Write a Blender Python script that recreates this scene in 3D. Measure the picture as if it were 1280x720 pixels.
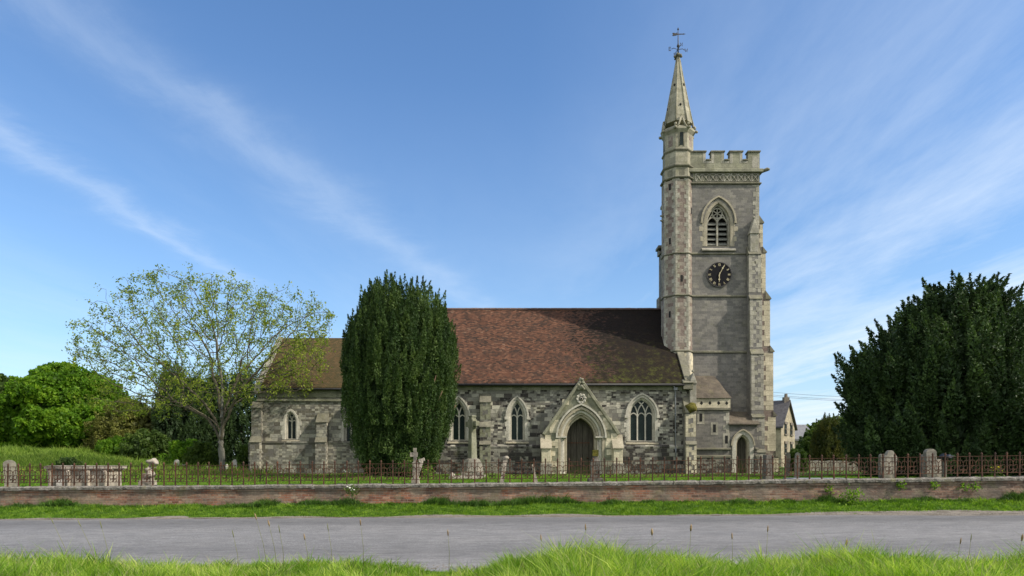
import bpy, bmesh, math, random
import numpy as np
from mathutils import Vector, noise, geometry
R = math.radians
random.seed(7); rng = np.random.default_rng(11)
S = bpy.context.scene
for o in list(bpy.data.objects): bpy.data.objects.remove(o)
COL = S.collection

# ------------------------------------------------------------------ camera, sky, sun, exposure
EYE = 1.6; F = 853.33; HY = 575.0
cam = bpy.data.cameras.new("camera"); cob = bpy.data.objects.new("camera", cam); COL.objects.link(cob)
cob.location = (0, 0, EYE); cob.rotation_euler = (R(90), 0, 0)
cam.sensor_width = 36; cam.lens = 24; cam.shift_y = (HY-360)/1280
cam.clip_start = 0.1; cam.clip_end = 3000
S.camera = cob
S.render.resolution_x = 1024; S.render.resolution_y = 576
S.view_settings.view_transform = 'Standard'; S.view_settings.look = 'None'
S.view_settings.gamma = 1; S.view_settings.exposure = 0.9
SUN_EL = 38.0
SD = Vector((0.94, -0.34, 0)).normalized()          # horizontal direction towards the sun
W = bpy.data.worlds.new("World"); S.world = W; W.use_nodes = True
def build_world():
    nt = W.node_tree; nt.nodes.clear(); N = nt.nodes.new; L = nt.links.new
    out = N('ShaderNodeOutputWorld'); bg = N('ShaderNodeBackground'); bg.inputs[1].default_value = 0.10
    sky = N('ShaderNodeTexSky'); sky.sky_type = 'NISHITA'; sky.sun_disc = False
    sky.sun_elevation = R(SUN_EL); sky.sun_rotation = math.atan2(SD.x, SD.y)
    sky.air_density = 1.15; sky.dust_density = 0.7; sky.ozone_density = 2.2; sky.altitude = 60
    tc = N('ShaderNodeTexCoord'); sp = N('ShaderNodeSeparateXYZ'); L(tc.outputs['Generated'], sp.inputs[0])
    def m(op, a, b=None, c=None, clamp=False):
        n = N('ShaderNodeMath'); n.operation = op; n.use_clamp = clamp
        for i, s in enumerate((a, b, c)):
            if s is None: continue
            if isinstance(s, (int, float)): n.inputs[i].default_value = s
            else: L(s, n.inputs[i])
        return n.outputs[0]
    zc = m('MAXIMUM', sp.outputs[2], 0.04)
    u = m('DIVIDE', sp.outputs[0], zc); v = m('DIVIDE', sp.outputs[1], zc)
    cb = N('ShaderNodeCombineXYZ'); L(u, cb.inputs[0]); L(v, cb.inputs[1])
    def noi(scale, det, rough, vec=None, sx=1, sy=1, rot=0, off=0, dist=0):
        mp = N('ShaderNodeMapping'); mp.inputs['Scale'].default_value = (sx, sy, 1)
        mp.inputs['Rotation'].default_value = (0, 0, rot); mp.inputs['Location'].default_value = (off, off*.7, 0)
        L(vec or cb.outputs[0], mp.inputs[0])
        n = N('ShaderNodeTexNoise'); n.inputs['Scale'].default_value = scale; n.inputs['Detail'].default_value = det
        n.inputs['Roughness'].default_value = rough; n.inputs['Distortion'].default_value = dist
        L(mp.outputs[0], n.inputs[0]); return n.outputs[0]
    def band(p1, p2, wid, v0, v1, amt):
        d = Vector((p2[0]-p1[0], p2[1]-p1[1])).normalized(); n = (-d.y, d.x)
        a = m('SUBTRACT', u, p1[0]); b = m('SUBTRACT', v, p1[1])
        s = m('ADD', m('MULTIPLY', a, n[0]), m('MULTIPLY', b, n[1]))
        s = m('ADD', s, m('MULTIPLY', m('SUBTRACT', noi(1.3, 8, .66, off=v0, dist=.5), .5), 0.55))
        g = m('POWER', 2.718, m('MULTIPLY', m('POWER', m('ABSOLUTE', m('DIVIDE', s, wid)), 1.7), -1.0))
        t = m('ADD', m('MULTIPLY', a, d.x), m('MULTIPLY', b, d.y))
        e = m('MULTIPLY', m('SMOOTH_MIN', m('DIVIDE', m('SUBTRACT', t, v0), .8), 1.0, .2, clamp=True), m('DIVIDE', m('SUBTRACT', v1, t), 1.6, clamp=True), clamp=True)
        fine = m('ADD', m('MULTIPLY', noi(2.2, 8, .68, sx=1.9, sy=.45, rot=-math.atan2(d.y, d.x)+R(90), off=3.1+v0), 1.3), .02)
        return m('MULTIPLY', m('MULTIPLY', g, e), m('MULTIPLY', fine, amt))
    b1 = band((-1.009, 1.484), (-.426, 3.63), .11, -2.0, 4.2, .25)
    b2 = band((-1.56, 2.0), (-1.52, 3.1), .08, -1.0, 2.6, .36)
    wis = noi(.55, 9, .66, sx=1.5, sy=.42, rot=R(-38), off=5.3, dist=.35)
    wis = m('MULTIPLY', m('SUBTRACT', wis, .40, clamp=True), 1.7)
    right = m('MULTIPLY', m('ADD', m('MULTIPLY', u, .42), -.02, clamp=True), wis)
    low = m('MULTIPLY', m('SUBTRACT', .48, sp.outputs[2], clamp=True), m('MULTIPLY', wis, 1.0))
    tot = m('ADD', m('ADD', b1, b2), m('ADD', m('MULTIPLY', right, 1.45), low))
    tot = m('MINIMUM', tot, .78, clamp=True)
    hz = m('POWER', 2.718, m('MULTIPLY', m('MAXIMUM', sp.outputs[2], 0), -7.5))
    tn = N('ShaderNodeMixRGB'); tn.blend_type = 'MULTIPLY'; tn.inputs[0].default_value = 1; L(sky.outputs[0], tn.inputs[1]); tn.inputs[2].default_value = (.58, .79, 1.0, 1)
    mh = N('ShaderNodeMixRGB'); L(m('MULTIPLY', hz, .64), mh.inputs[0]); L(tn.outputs[0], mh.inputs[1]); mh.inputs[2].default_value = (4.6, 5.3, 6.0, 1)
    mx = N('ShaderNodeMixRGB'); L(tot, mx.inputs[0]); L(mh.outputs[0], mx.inputs[1]); mx.inputs[2].default_value = (4.8, 5.4, 6.1, 1)
    # added unseen bright veil overhead and behind the viewpoint, soft fill for the church fronts
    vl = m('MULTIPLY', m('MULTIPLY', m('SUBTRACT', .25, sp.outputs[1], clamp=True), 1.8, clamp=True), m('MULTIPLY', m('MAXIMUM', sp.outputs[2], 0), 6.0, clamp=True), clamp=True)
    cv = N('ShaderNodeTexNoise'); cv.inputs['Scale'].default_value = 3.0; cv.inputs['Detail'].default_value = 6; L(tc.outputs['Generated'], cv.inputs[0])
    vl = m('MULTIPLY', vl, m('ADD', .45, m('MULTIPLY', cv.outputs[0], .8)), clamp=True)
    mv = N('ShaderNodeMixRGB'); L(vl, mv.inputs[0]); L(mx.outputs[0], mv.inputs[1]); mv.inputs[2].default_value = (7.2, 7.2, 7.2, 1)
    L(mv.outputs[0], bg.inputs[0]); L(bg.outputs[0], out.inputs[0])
build_world()
sl = bpy.data.lights.new("sun", 'SUN'); so = bpy.data.objects.new("sun", sl); COL.objects.link(so)
sl.energy = 3.0; sl.angle = R(1.0); sl.color = (1.0, 0.91, 0.78)
to = Vector((SD.x*math.cos(R(SUN_EL)), SD.y*math.cos(R(SUN_EL)), math.sin(R(SUN_EL))))
so.rotation_euler = to.to_track_quat('Z', 'Y').to_euler(); so.location = (30, -10, 30)

# ------------------------------------------------------------------ helpers
def PX(px, D): return (px-640)*D/F
def PZ(py, D): return EYE+(HY-py)*D/F

class Mat:
    def __init__(s, name):
        s.m = bpy.data.materials.new(name); s.m.use_nodes = True; s.nt = s.m.node_tree; s.nt.nodes.clear()
        s.out = s.N('ShaderNodeOutputMaterial'); s.b = s.N('ShaderNodeBsdfPrincipled'); s.L(s.b.outputs[0], s.out.inputs[0])
        s.geo = s.N('ShaderNodeNewGeometry'); s.pos = s.geo.outputs['Position']
    def N(s, t): return s.nt.nodes.new(t)
    def L(s, a, b): s.nt.links.new(a, b)
    def set(s, inp, v):
        if isinstance(v, bpy.types.NodeSocket): s.L(v, inp)
        elif isinstance(v, (tuple, list)) and len(v) == 3 and inp.type == 'RGBA': inp.default_value = (*v, 1)
        else: inp.default_value = v
    def math(s, op, a, b=0.0, clamp=False):
        n = s.N('ShaderNodeMath'); n.operation = op; n.use_clamp = clamp; s.set(n.inputs[0], a); s.set(n.inputs[1], b); return n.outputs[0]
    def mix(s, f, a, b, mode='MIX'):
        n = s.N('ShaderNodeMixRGB'); n.blend_type = mode; s.set(n.inputs[0], f); s.set(n.inputs[1], a); s.set(n.inputs[2], b); return n.outputs[0]
    def noise(s, scale, det=4, rough=.6, vec=None, sc=None, out=0, dist=0):
        vec = vec or s.pos
        if sc:
            mp = s.N('ShaderNodeMapping'); mp.inputs['Scale'].default_value = sc; s.L(vec, mp.inputs[0]); vec = mp.outputs[0]
        n = s.N('ShaderNodeTexNoise'); n.inputs['Scale'].default_value = scale; n.inputs['Detail'].default_value = det
        n.inputs['Roughness'].default_value = rough; n.inputs['Distortion'].default_value = dist; s.L(vec, n.inputs[0]); return n.outputs[out]
    def ramp(s, f, pts, interp='LINEAR'):
        n = s.N('ShaderNodeValToRGB'); cr = n.color_ramp; cr.interpolation = interp
        while len(cr.elements) < len(pts): cr.elements.new(.5)
        for e, (p, c) in zip(cr.elements, pts):
            e.position = p; e.color = (*c, 1) if isinstance(c, tuple) else (c, c, c, 1)
        s.L(f, n.inputs[0]); return n.outputs[0]
    def sep(s, v=None):
        n = s.N('ShaderNodeSeparateXYZ'); s.L(v or s.pos, n.inputs[0]); return n.outputs
    def comb(s, x, y, z=0.0):
        n = s.N('ShaderNodeCombineXYZ'); s.set(n.inputs[0], x); s.set(n.inputs[1], y); s.set(n.inputs[2], z); return n.outputs[0]
    def wallvec(s, jig=0.0):
        p = s.sep(); n = s.sep(s.geo.outputs['True Normal'])
        sel = s.math('GREATER_THAN', s.math('ABSOLUTE', n[0]), s.math('ABSOLUTE', n[1]))
        u = s.math('ADD', s.math('MULTIPLY', sel, p[1]), s.math('MULTIPLY', s.math('SUBTRACT', 1.0, sel), p[0]))
        z = p[2]
        if jig:
            z = s.math('ADD', z, s.math('MULTIPLY', s.math('SUBTRACT', s.noise(.7, 2), .5), jig))
            u = s.math('ADD', u, s.math('MULTIPLY', s.math('SUBTRACT', s.noise(.9, 2), .5), jig*2))
        return s.comb(u, z)
    def brick(s, vec, w, h, mortar=.008, off=.5, sq=1.0, sqf=2, smooth=.1):
        n = s.N('ShaderNodeTexBrick'); n.inputs['Scale'].default_value = 1; n.inputs['Brick Width'].default_value = w
        n.inputs['Row Height'].default_value = h; n.inputs['Mortar Size'].default_value = mortar; n.inputs['Mortar Smooth'].default_value = smooth
        n.inputs['Color1'].default_value = (0, 0, 0, 1); n.inputs['Color2'].default_value = (1, 1, 1, 1); n.inputs['Mortar'].default_value = (.5, .5, .5, 1)
        n.offset = off; n.squash = sq; n.squash_frequency = sqf
        s.L(vec, n.inputs[0]); return n.outputs[0], n.outputs[1]
    def bump(s, h, strength=.5, dist=.02, nrm=None):
        n = s.N('ShaderNodeBump'); n.inputs['Strength'].default_value = strength; n.inputs['Distance'].default_value = dist
        s.L(h, n.inputs['Height'])
        if nrm: s.L(nrm, n.inputs['Normal'])
        return n.outputs[0]
    def fin(s, col, rough=.9, nrm=None, spec=.3, metal=0):
        s.set(s.b.inputs['Base Color'], col); s.set(s.b.inputs['Roughness'], rough); s.b.inputs['Specular IOR Level'].default_value = spec
        s.b.inputs['Metallic'].default_value = metal
        if nrm: s.L(nrm, s.b.inputs['Normal'])
        return s.m

def stains(M, col, amt=.5, green=.35):
    """lichen, damp streaks and soot in shapes of their own"""
    d = M.ramp(M.noise(1.3, 7, .65, sc=(1, 1, .45)), [(.42, 0.0), (.68, 1.0)])
    col = M.mix(M.math('MULTIPLY', d, amt), col, (.055, .052, .048))
    g = M.ramp(M.noise(2.1, 6, .7), [(.52, 0.0), (.7, 1.0)])
    col = M.mix(M.math('MULTIPLY', g, green), col, (.17, .17, .075))
    f = M.noise(14, 5, .7)
    return M.mix(1.0, col, M.ramp(f, [(.25, .68), (.75, 1.25)]), 'MULTIPLY')

def m_nave(name='mixed_ashlar', con=1.0):
    M = Mat(name); v = M.wallvec(.05)
    c1, f1 = M.brick(v, .46, .225, .006, .5, .8, 3); c2, f2 = M.brick(v, .27, .125, .006, .43, .7, 2)
    sel = M.ramp(M.noise(.55, 3, .6), [(.47, 0.0), (.5, 1.0)])
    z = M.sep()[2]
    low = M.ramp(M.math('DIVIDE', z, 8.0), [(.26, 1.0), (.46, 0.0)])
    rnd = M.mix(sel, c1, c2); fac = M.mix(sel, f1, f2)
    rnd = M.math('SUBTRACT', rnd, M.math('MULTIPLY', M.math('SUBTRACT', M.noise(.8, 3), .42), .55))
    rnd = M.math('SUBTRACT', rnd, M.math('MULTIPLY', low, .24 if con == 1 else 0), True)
    col = M.ramp(rnd, [(0.0, (.038, .034, .031) if con == 1 else (.12, .11, .088)), (.09, (.075, .068, .062) if con == 1 else (.15, .138, .11)), (.20, (.15, .143, .125)), (.34, (.205, .198, .168)), (.52, (.265, .255, .212)), (.68, (.36, .345, .285)), (.82, (.48, .455, .37) if con == 1 else (.36, .34, .27))], 'CONSTANT')
    col = M.mix(M.math('MULTIPLY', fac, .6), col, (.26, .235, .185))
    col = stains(M, col, .35, .3)
    h = M.math('SUBTRACT', M.math('MULTIPLY', M.noise(9, 6, .7), .7), fac)
    return M.fin(col, .92, M.bump(M.math('ADD', h, M.math('MULTIPLY', rnd, .5)), .8, .03))
def m_tower():
    M = Mat('grey_ashlar'); v = M.wallvec(.015)
    c, f = M.brick(v, .34, .155, .005, .5, .85, 3)
    rnd = M.math('ADD', M.math('MULTIPLY', c, .45), M.math('MULTIPLY', M.noise(.6, 7, .7), .62))
    col = M.ramp(rnd, [(.18, (.118, .112, .104)), (.45, (.158, .15, .138)), (.65, (.195, .184, .165)), (.85, (.27, .25, .215))])
    col = M.mix(M.math('MULTIPLY', f, .5), col, (.24, .225, .195))
    col = stains(M, col, .30, .2)
    h = M.math('SUBTRACT', M.math('MULTIPLY', M.noise(11, 6, .7), .6), f)
    return M.fin(col, .92, M.bump(h, .5, .02))
def m_turret():
    M = Mat('pinkish_rubble'); v = M.wallvec(.02)
    c, f = M.brick(v, .33, .2, .008, .5, .8, 3)
    rnd = M.math('ADD', M.math('MULTIPLY', c, .65), M.math('MULTIPLY', M.noise(.8, 3), .45))
    col = M.ramp(rnd, [(.12, (.13, .097, .083)), (.36, (.19, .142, .12)), (.6, (.225, .182, .152)), (.85, (.31, .27, .22))])
    col = M.mix(M.math('MULTIPLY', f, .5), col, (.30, .27, .22))
    col = stains(M, col, .28, .25)
    return M.fin(col, .92, M.bump(M.math('SUBTRACT', M.noise(11, 6, .7), f), .5, .02))
def m_pale(name='pale_dressed_stone', base=((.25, .235, .19), (.43, .405, .335)), st=.28, gr=.4, ashlar=True):
    M = Mat(name); n = M.noise(2.5, 6, .65)
    col = M.mix(M.ramp(n, [(.3, 0.0), (.7, 1.0)]), base[0], base[1])
    if ashlar:
        c, f = M.brick(M.wallvec(0), .55, .29, .005, .5, .8, 2)
        col = M.mix(1.0, col, M.ramp(c, [(0.0, .78), (1.0, 1.15)]), 'MULTIPLY')
        col = M.mix(M.math('MULTIPLY', f, .55), col, (.12, .11, .09))
    col = stains(M, col, st, gr)
    return M.fin(col, .9, M.bump(M.noise(16, 6, .7), .55, .02))
def m_tile():
    M = Mat('clay_roof_tile'); p = M.sep()
    v = M.comb(M.math('ADD', p[0], M.math('MULTIPLY', p[1], .0)), M.math('MULTIPLY', p[2], 1.40))
    c, f = M.brick(v, .17, .105, .007, .5)
    rnd = M.math('ADD', M.math('MULTIPLY', c, .55), M.math('MULTIPLY', M.noise(.9, 7, .7), .55))
    col = M.ramp(rnd, [(.16, (.016, .011, .009)), (.34, (.048, .027, .018)), (.50, (.080, .038, .023)), (.66, (.110, .049, .029)), (.82, (.155, .076, .045)), (.95, (.23, .17, .12))])
    lich = M.ramp(M.noise(7, 6, .8, sc=(.5, 1, 3)), [(.60, 0.0), (.66, 1.0)])
    col = M.mix(M.math('MULTIPLY', lich, .5), col, (.24, .22, .17))
    dk = M.ramp(M.noise(1.1, 6, .7), [(.45, 0.0), (.66, 1.0)])
    col = M.mix(M.math('MULTIPLY', dk, .5), col, (.035, .028, .022))
    mx_ = M.math('DIVIDE', M.math('SUBTRACT', p[0], 2.3), 4.6)
    mz = M.math('MULTIPLY', M.math('SUBTRACT', 8.2, p[2]), .05)
    mm = M.math('ADD', mx_, M.math('MULTIPLY', M.math('ADD', M.math('SUBTRACT', M.noise(1.3, 9, .78), .5), M.math('MULTIPLY', M.math('SUBTRACT', c, .5), .42)), 2.0))
    mm = M.ramp(mm, [(.42, 0.0), (.60, 1.0)])
    col = M.mix(M.math('MULTIPLY', mm, .95), col, M.ramp(M.math('ADD', M.noise(2.5, 7, .75), mz), [(.46, (.008, .006, .004)), (.58, (.018, .015, .006)), (.68, (.045, .050, .009)), (.80, (.095, .10, .018))]))
    l2 = M.math('MULTIPLY', M.ramp(M.math('ADD', p[0], 0), [(.0, 0.0), (1.0, 0.0)]), 0.0)
    mc = M.ramp(M.math('ADD', M.math('DIVIDE', M.math('SUBTRACT', -7.0, p[0]), 3.0), M.math('SUBTRACT', M.noise(1.7, 8, .7), .62)), [(.1, 0.0), (.9, 1.0)])
    col = M.mix(M.math('MULTIPLY', mc, .55), col, (.075, .068, .022))
    saw = M.math('FRACT', M.math('DIVIDE', M.math('MULTIPLY', p[2], 1.40), .105))
    h = M.math('SUBTRACT', M.math('ADD', M.math('MULTIPLY', saw, -.8), M.math('MULTIPLY', M.noise(8, 6, .7), 1.6)), f)
    return M.fin(col, .9, M.bump(h, .75, .035), spec=.2)
def m_simple(name, c1, c2, scale=6, rough=.8, bs=.3, metal=0, spec=.3, bd=.01):
    M = Mat(name); n = M.noise(scale, 6, .65)
    return M.fin(M.mix(M.ramp(n, [(.32, 0.0), (.68, 1.0)]), c1, c2), rough, M.bump(M.noise(scale*4, 5, .7), bs, bd), metal=metal, spec=spec)
def m_leaf(name, dark, mid, light, trans=.3, nscale=.9, rough=.62):
    M = Mat(name); a = M.N('ShaderNodeAttribute'); a.attribute_name = 'rnd'
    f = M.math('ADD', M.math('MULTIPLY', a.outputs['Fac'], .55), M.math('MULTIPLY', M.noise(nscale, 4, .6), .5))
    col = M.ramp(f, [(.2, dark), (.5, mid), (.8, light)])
    M.fin(col, rough, spec=.25)
    t = M.N('ShaderNodeBsdfTranslucent'); M.L(M.mix(1.0, col, (1.25, 1.35, .7), 'MULTIPLY'), t.inputs[0])
    mx = M.N('ShaderNodeMixShader'); mx.inputs[0].default_value = trans
    M.L(M.b.outputs[0], mx.inputs[1]); M.L(t.outputs[0], mx.inputs[2]); M.L(mx.outputs[0], M.out.inputs[0])
    return M.m
def m_brick():
    M = Mat('weathered_red_brick'); v = M.wallvec(.03)
    c, f = M.brick(v, .225, .075, .008, .5)
    rnd = M.math('ADD', M.math('MULTIPLY', c, .6), M.math('MULTIPLY', M.noise(1.1, 5, .65), .55))
    col = M.ramp(rnd, [(.15, (.085, .045, .032)), (.38, (.20, .082, .05)), (.60, (.31, .125, .07)), (.85, (.38, .25, .17))])
    col = M.mix(M.math('MULTIPLY', f, .8), col, (.25, .22, .18))
    pt = M.ramp(M.noise(1.0, 7, .72), [(.44, 0.0), (.56, 1.0)])
    col = M.mix(M.math('MULTIPLY', pt, .75), col, (.24, .205, .155))
    gx = M.math('MULTIPLY', M.math('SUBTRACT', M.sep()[0], 1.0), .085, True); gx = M.math('MULTIPLY', gx, M.ramp(M.noise(.8, 5, .7), [(.3, .5), (.6, 1.0)]), True)
    col = M.mix(M.math('MULTIPLY', gx, .75), col, M.ramp(c, [(0.0, (.10, .082, .068)), (1.0, (.22, .185, .15))]))
    col = stains(M, col, .6, .42)
    return M.fin(col, .93, M.bump(M.math('SUBTRACT', M.math('MULTIPLY', M.noise(12, 6, .75), 1.3), f), .8, .02))
def m_road():
    M = Mat('worn_asphalt')
    fine = M.noise(32, 5, .85); med = M.noise(3.0, 8, .78, sc=(.6, 1.6, 1)); tr = M.noise(1.1, 5, .6, sc=(.10, 1, 1)); big = M.noise(.35, 4, .6)
    col = M.ramp(fine, [(.28, (.05, .048, .048)), (.5, (.155, .152, .150)), (.72, (.38, .37, .355))])
    col = M.mix(M.ramp(tr, [(.35, 0.0), (.65, .55)]), col, (.135, .132, .134))
    col = M.mix(M.ramp(big, [(.4, 0.0), (.7, .35)]), col, (.22, .21, .20))
    col = M.mix(1.0, col, M.ramp(med, [(.33, .68), (.5, 1.0), (.67, 1.28)]), 'MULTIPLY')
    p = M.sep(); vv = M.math('ADD', p[1], M.math('MULTIPLY', p[0], .041)); wb = M.math('ADD', vv, M.math('MULTIPLY', M.noise(.5, 4), 1.1))
    trk = M.ramp(M.math('DIVIDE', M.math('SUBTRACT', wb, 9.0), 12.0), [(.0, 1.1), (.16, 1.12), (.27, .9), (.40, 1.08), (.52, 1.14), (.66, 1.0), (.74, .74), (.82, .84), (.90, 1.2)])
    col = M.mix(1.0, col, trk, 'MULTIPLY')
    ck = M.ramp(M.noise(.9, 6, .6, sc=(.35, 1.6, 1), dist=.8), [(.492, 0.0), (.5, 1.0), (.508, 0.0)])
    col = M.mix(M.math('MULTIPLY', ck, .35), col, (.04, .038, .036))
    h = M.math('ADD', M.math('MULTIPLY', fine, .6), M.math('MULTIPLY', med, .6))
    return M.fin(col, .8, M.bump(h, .7, .012), spec=.35)
def m_ground():
    M = Mat('turf'); n = M.noise(1.2, 7, .7); n2 = M.noise(18, 5, .75)
    col = M.ramp(M.math('ADD', M.math('MULTIPLY', n, .5), M.math('MULTIPLY', n2, .5)), [(.33, (.035, .060, .012)), (.5, (.075, .13, .018)), (.66, (.12, .185, .028))])
    return M.fin(col, .95, M.bump(n2, 1.0, .06), spec=.1)
def m_gravel():
    M = Mat('gritty_shoulder'); n = M.noise(38, 4, .8); b = M.noise(2, 5, .7)
    col = M.ramp(n, [(.3, (.09, .075, .06)), (.5, (.20, .175, .145)), (.72, (.36, .32, .27))])
    col = M.mix(M.ramp(b, [(.48, 0.0), (.66, .75)]), col, (.07, .06, .04))
    return M.fin(col, .95, M.bump(n, .9, .02))
def m_rust():
    M = Mat('rusty_iron'); n = M.noise(7, 6, .7)
    col = M.ramp(n, [(.3, (.016, .011, .009)), (.5, (.060, .030, .018)), (.7, (.14, .060, .030))])
    return M.fin(col, .8, M.bump(M.noise(40, 4, .7), .4, .004), metal=0.0, spec=.3)
def m_door():
    M = Mat('mossy_oak_boards'); n = M.noise(3, 6, .7, sc=(6, 1, .6)); z = M.sep()[2]
    col = M.ramp(n, [(.3, (.026, .022, .017)), (.6, (.070, .062, .048)), (.8, (.14, .125, .095))])
    g = M.math('ADD', M.math('MULTIPLY', M.math('SUBTRACT', 2.1, z), .7), M.math('MULTIPLY', M.math('SUBTRACT', M.noise(4, 5, .7), .5), 1.6))
    col = M.mix(M.ramp(g, [(.3, 0.0), (1.0, .8)]), col, (.075, .10, .018))
    return M.fin(col, .85, M.bump(n, .5, .01))
def m_glass():
    M = Mat('leaded_glass'); p = M.sep()
    a = M.math('ADD', p[0], p[2]); b = M.math('SUBTRACT', p[0], p[2])
    fa = M.math('LESS_THAN', M.math('FRACT', M.math('DIVIDE', a, .17)), .10); fb = M.math('LESS_THAN', M.math('FRACT', M.math('DIVIDE', b, .17)), .10)
    lead = M.math('MAXIMUM', fa, fb)
    col = M.mix(M.noise(2.5, 3), (.006, .012, .012), (.018, .032, .028))
    col = M.mix(M.math('MULTIPLY', lead, .8), col, (.02, .02, .02))
    return M.fin(col, M.mix(lead, (.22, .22, .22), (.7, .7, .7)), M.bump(M.noise(9, 3), .6, .02), spec=.16)
def m_bark(name, c1, c2):
    M = Mat(name); n = M.noise(5, 7, .7, sc=(2.5, 2.5, .6))
    return M.fin(M.ramp(n, [(.3, c1), (.7, c2)]), .92, M.bump(n, .9, .03))

def m_coping():
    M = Mat('lichened_coping'); n = M.noise(5, 8, .8); f = M.noise(26, 6, .85)
    col = M.ramp(M.math('ADD', M.math('MULTIPLY', n, .5), M.math('MULTIPLY', f, .5)), [(.36, (.045, .040, .035)), (.46, (.13, .12, .10)), (.54, (.23, .215, .19)), (.66, (.48, .45, .40))])
    col = M.mix(M.ramp(M.noise(2.0, 6, .7), [(.56, 0.0), (.64, .55)]), col, (.16, .15, .05))
    return M.fin(col, .95, M.bump(f, 1.0, .04))
MT = dict(
    nave=m_nave(), chancel=m_nave('chancel_rubble', .5), tower=m_tower(), turret=m_turret(), pale=m_pale(),
    porch=m_pale('porch_stone', ((.125, .13, .09), (.27, .265, .19)), .25, .5),
    creamy=m_pale('cream_ashlar', ((.42, .38, .27), (.60, .54, .40)), .12, .15),
    mould=m_pale('moulded_stone', ((.27, .24, .175), (.42, .375, .28)), .2, .15, False),
    plainwin=m_pale('window_stone', ((.36, .34, .285), (.55, .52, .44)), .18, .1, False),
    dark_string=m_pale('weathered_string_stone', ((.12, .115, .085), (.24, .225, .165)), .4, .4, False),
    parapet=m_pale('parapet_stone', ((.17, .17, .12), (.31, .30, .22)), .3, .4),
    spire=m_pale('spire_stone', ((.24, .225, .165), (.38, .355, .27)), .25, .5),
    grave=m_pale('grave_stone', ((.15, .14, .115), (.34, .31, .25)), .55, .3, False),
    grave_pink=m_pale('lichened_pale_stone', ((.20, .175, .145), (.50, .44, .36)), .9, .2, False),
    grave_dark=m_pale('dark_headstone', ((.07, .062, .055), (.16, .145, .12)), .4, .3, False),
    grave_white=m_pale('white_marble', ((.42, .39, .36), (.72, .68, .62)), .3, .08, False),
    slab=m_simple('blue_grey_slab', (.13, .14, .16), (.24, .25, .27), 5),
    tile=m_tile(), slate=m_pale('mossy_stone_slates', ((.075, .06, .045), (.16, .13, .095)), .45, .3),
    ridge=m_simple('ridge_tile', (.05, .035, .03), (.13, .08, .06), 7), moss=m_simple('yellow_moss', (.055, .055, .010), (.14, .12, .018), 8, .95, 1, bd=.04),
    glass=m_glass(), door=m_door(), iron=m_rust(), black=m_simple('black_paint', (.006, .006, .008), (.010, .010, .013), 8, .7, spec=.1),
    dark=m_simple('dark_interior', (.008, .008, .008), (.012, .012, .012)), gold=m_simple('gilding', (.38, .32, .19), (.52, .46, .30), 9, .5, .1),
    lead=m_simple('grey_lead', (.16, .17, .18), (.27, .28, .30), 6, .6), louvre=m_simple('weathered_louvre', (.12, .125, .11), (.20, .20, .17), 8),
    gutter=m_simple('black_gutter', (.015, .015, .016), (.03, .03, .03), 8, .5), vane=m_simple('vane_iron', (.03, .03, .035), (.06, .055, .05), 8, .6),
    brick=m_brick(), coping=m_coping(),
    road=m_road(), ground=m_ground(), gravel=m_gravel(),
    bark_grey=m_bark('grey_bark', (.075, .072, .06), (.22, .21, .175)), bark_brown=m_bark('brown_bark', (.05, .03, .018), (.16, .105, .065)),
    twig=m_bark('twig_bark', (.05, .044, .03), (.125, .11, .075)),
    l_yew=m_leaf('yew_needles', (.012, .028, .009), (.040, .078, .018), (.11, .165, .04), .22),
    l_yewdark=m_leaf('dark_yew_needles', (.013, .028, .010), (.034, .064, .020), (.085, .14, .038), .2),
    l_ash=m_leaf('young_leaves', (.07, .11, .014), (.16, .22, .026), (.32, .36, .05), .45),
    l_bright=m_leaf('spring_leaves', (.035, .085, .007), (.10, .21, .013), (.23, .36, .028), .45),
    l_mid=m_leaf('hedge_leaves', (.028, .055, .010), (.06, .105, .018), (.11, .16, .028), .3),
    l_gold=m_leaf('golden_yew_needles', (.025, .038, .01), (.062, .075, .014), (.13, .125, .022), .25),
    l_brownish=m_leaf('olive_twigs', (.055, .06, .015), (.12, .13, .028), (.21, .21, .05), .35),
    grass=m_leaf('grass_blades', (.045, .11, .008), (.17, .31, .018), (.50, .57, .12), .5, 1.6, .5),
    weeds=m_leaf('weed_leaves', (.02, .05, .008), (.045, .105, .014), (.10, .19, .025), .35, 1.2),
    grass_short=m_leaf('short_grass', (.035, .08, .008), (.095, .20, .014), (.24, .36, .035), .45, 1.1),
    grass_long=m_leaf('meadow_grass', (.06, .11, .016), (.15, .24, .03), (.28, .35, .07), .45, .5),
    straw=m_leaf('dry_stems', (.18, .19, .08), (.30, .29, .14), (.42, .36, .20), .3),
    seed=m_simple('seed_head', (.16, .10, .05), (.34, .25, .14), 30), flower_y=m_simple('yellow_petals', (.6, .45, .02), (.75, .6, .05), 10),
    flower_w=m_simple('white_petals', (.6, .6, .5), (.8, .8, .7), 10), cream=m_pale('cottage_stone', ((.25, .215, .145), (.40, .345, .245)), .25, .1),
    slate_roof=m_simple('cottage_slates', (.045, .042, .045), (.10, .095, .095), 3), grey_roof=m_simple('grey_tiles', (.13, .13, .14), (.2, .2, .2), 3),
    white=m_simple('white_paint', (.7, .7, .68), (.8, .8, .78), 4, .5), green_paint=m_simple('green_paint', (.012, .09, .045), (.02, .12, .06), 4, .5),
    plastic=m_simple('dark_glossy_sheet', (.008, .010, .014), (.02, .024, .03), 4, .35),
    terracotta=m_simple('chimney_stone', (.10, .085, .07), (.2, .17, .13), 5),
)

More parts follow.
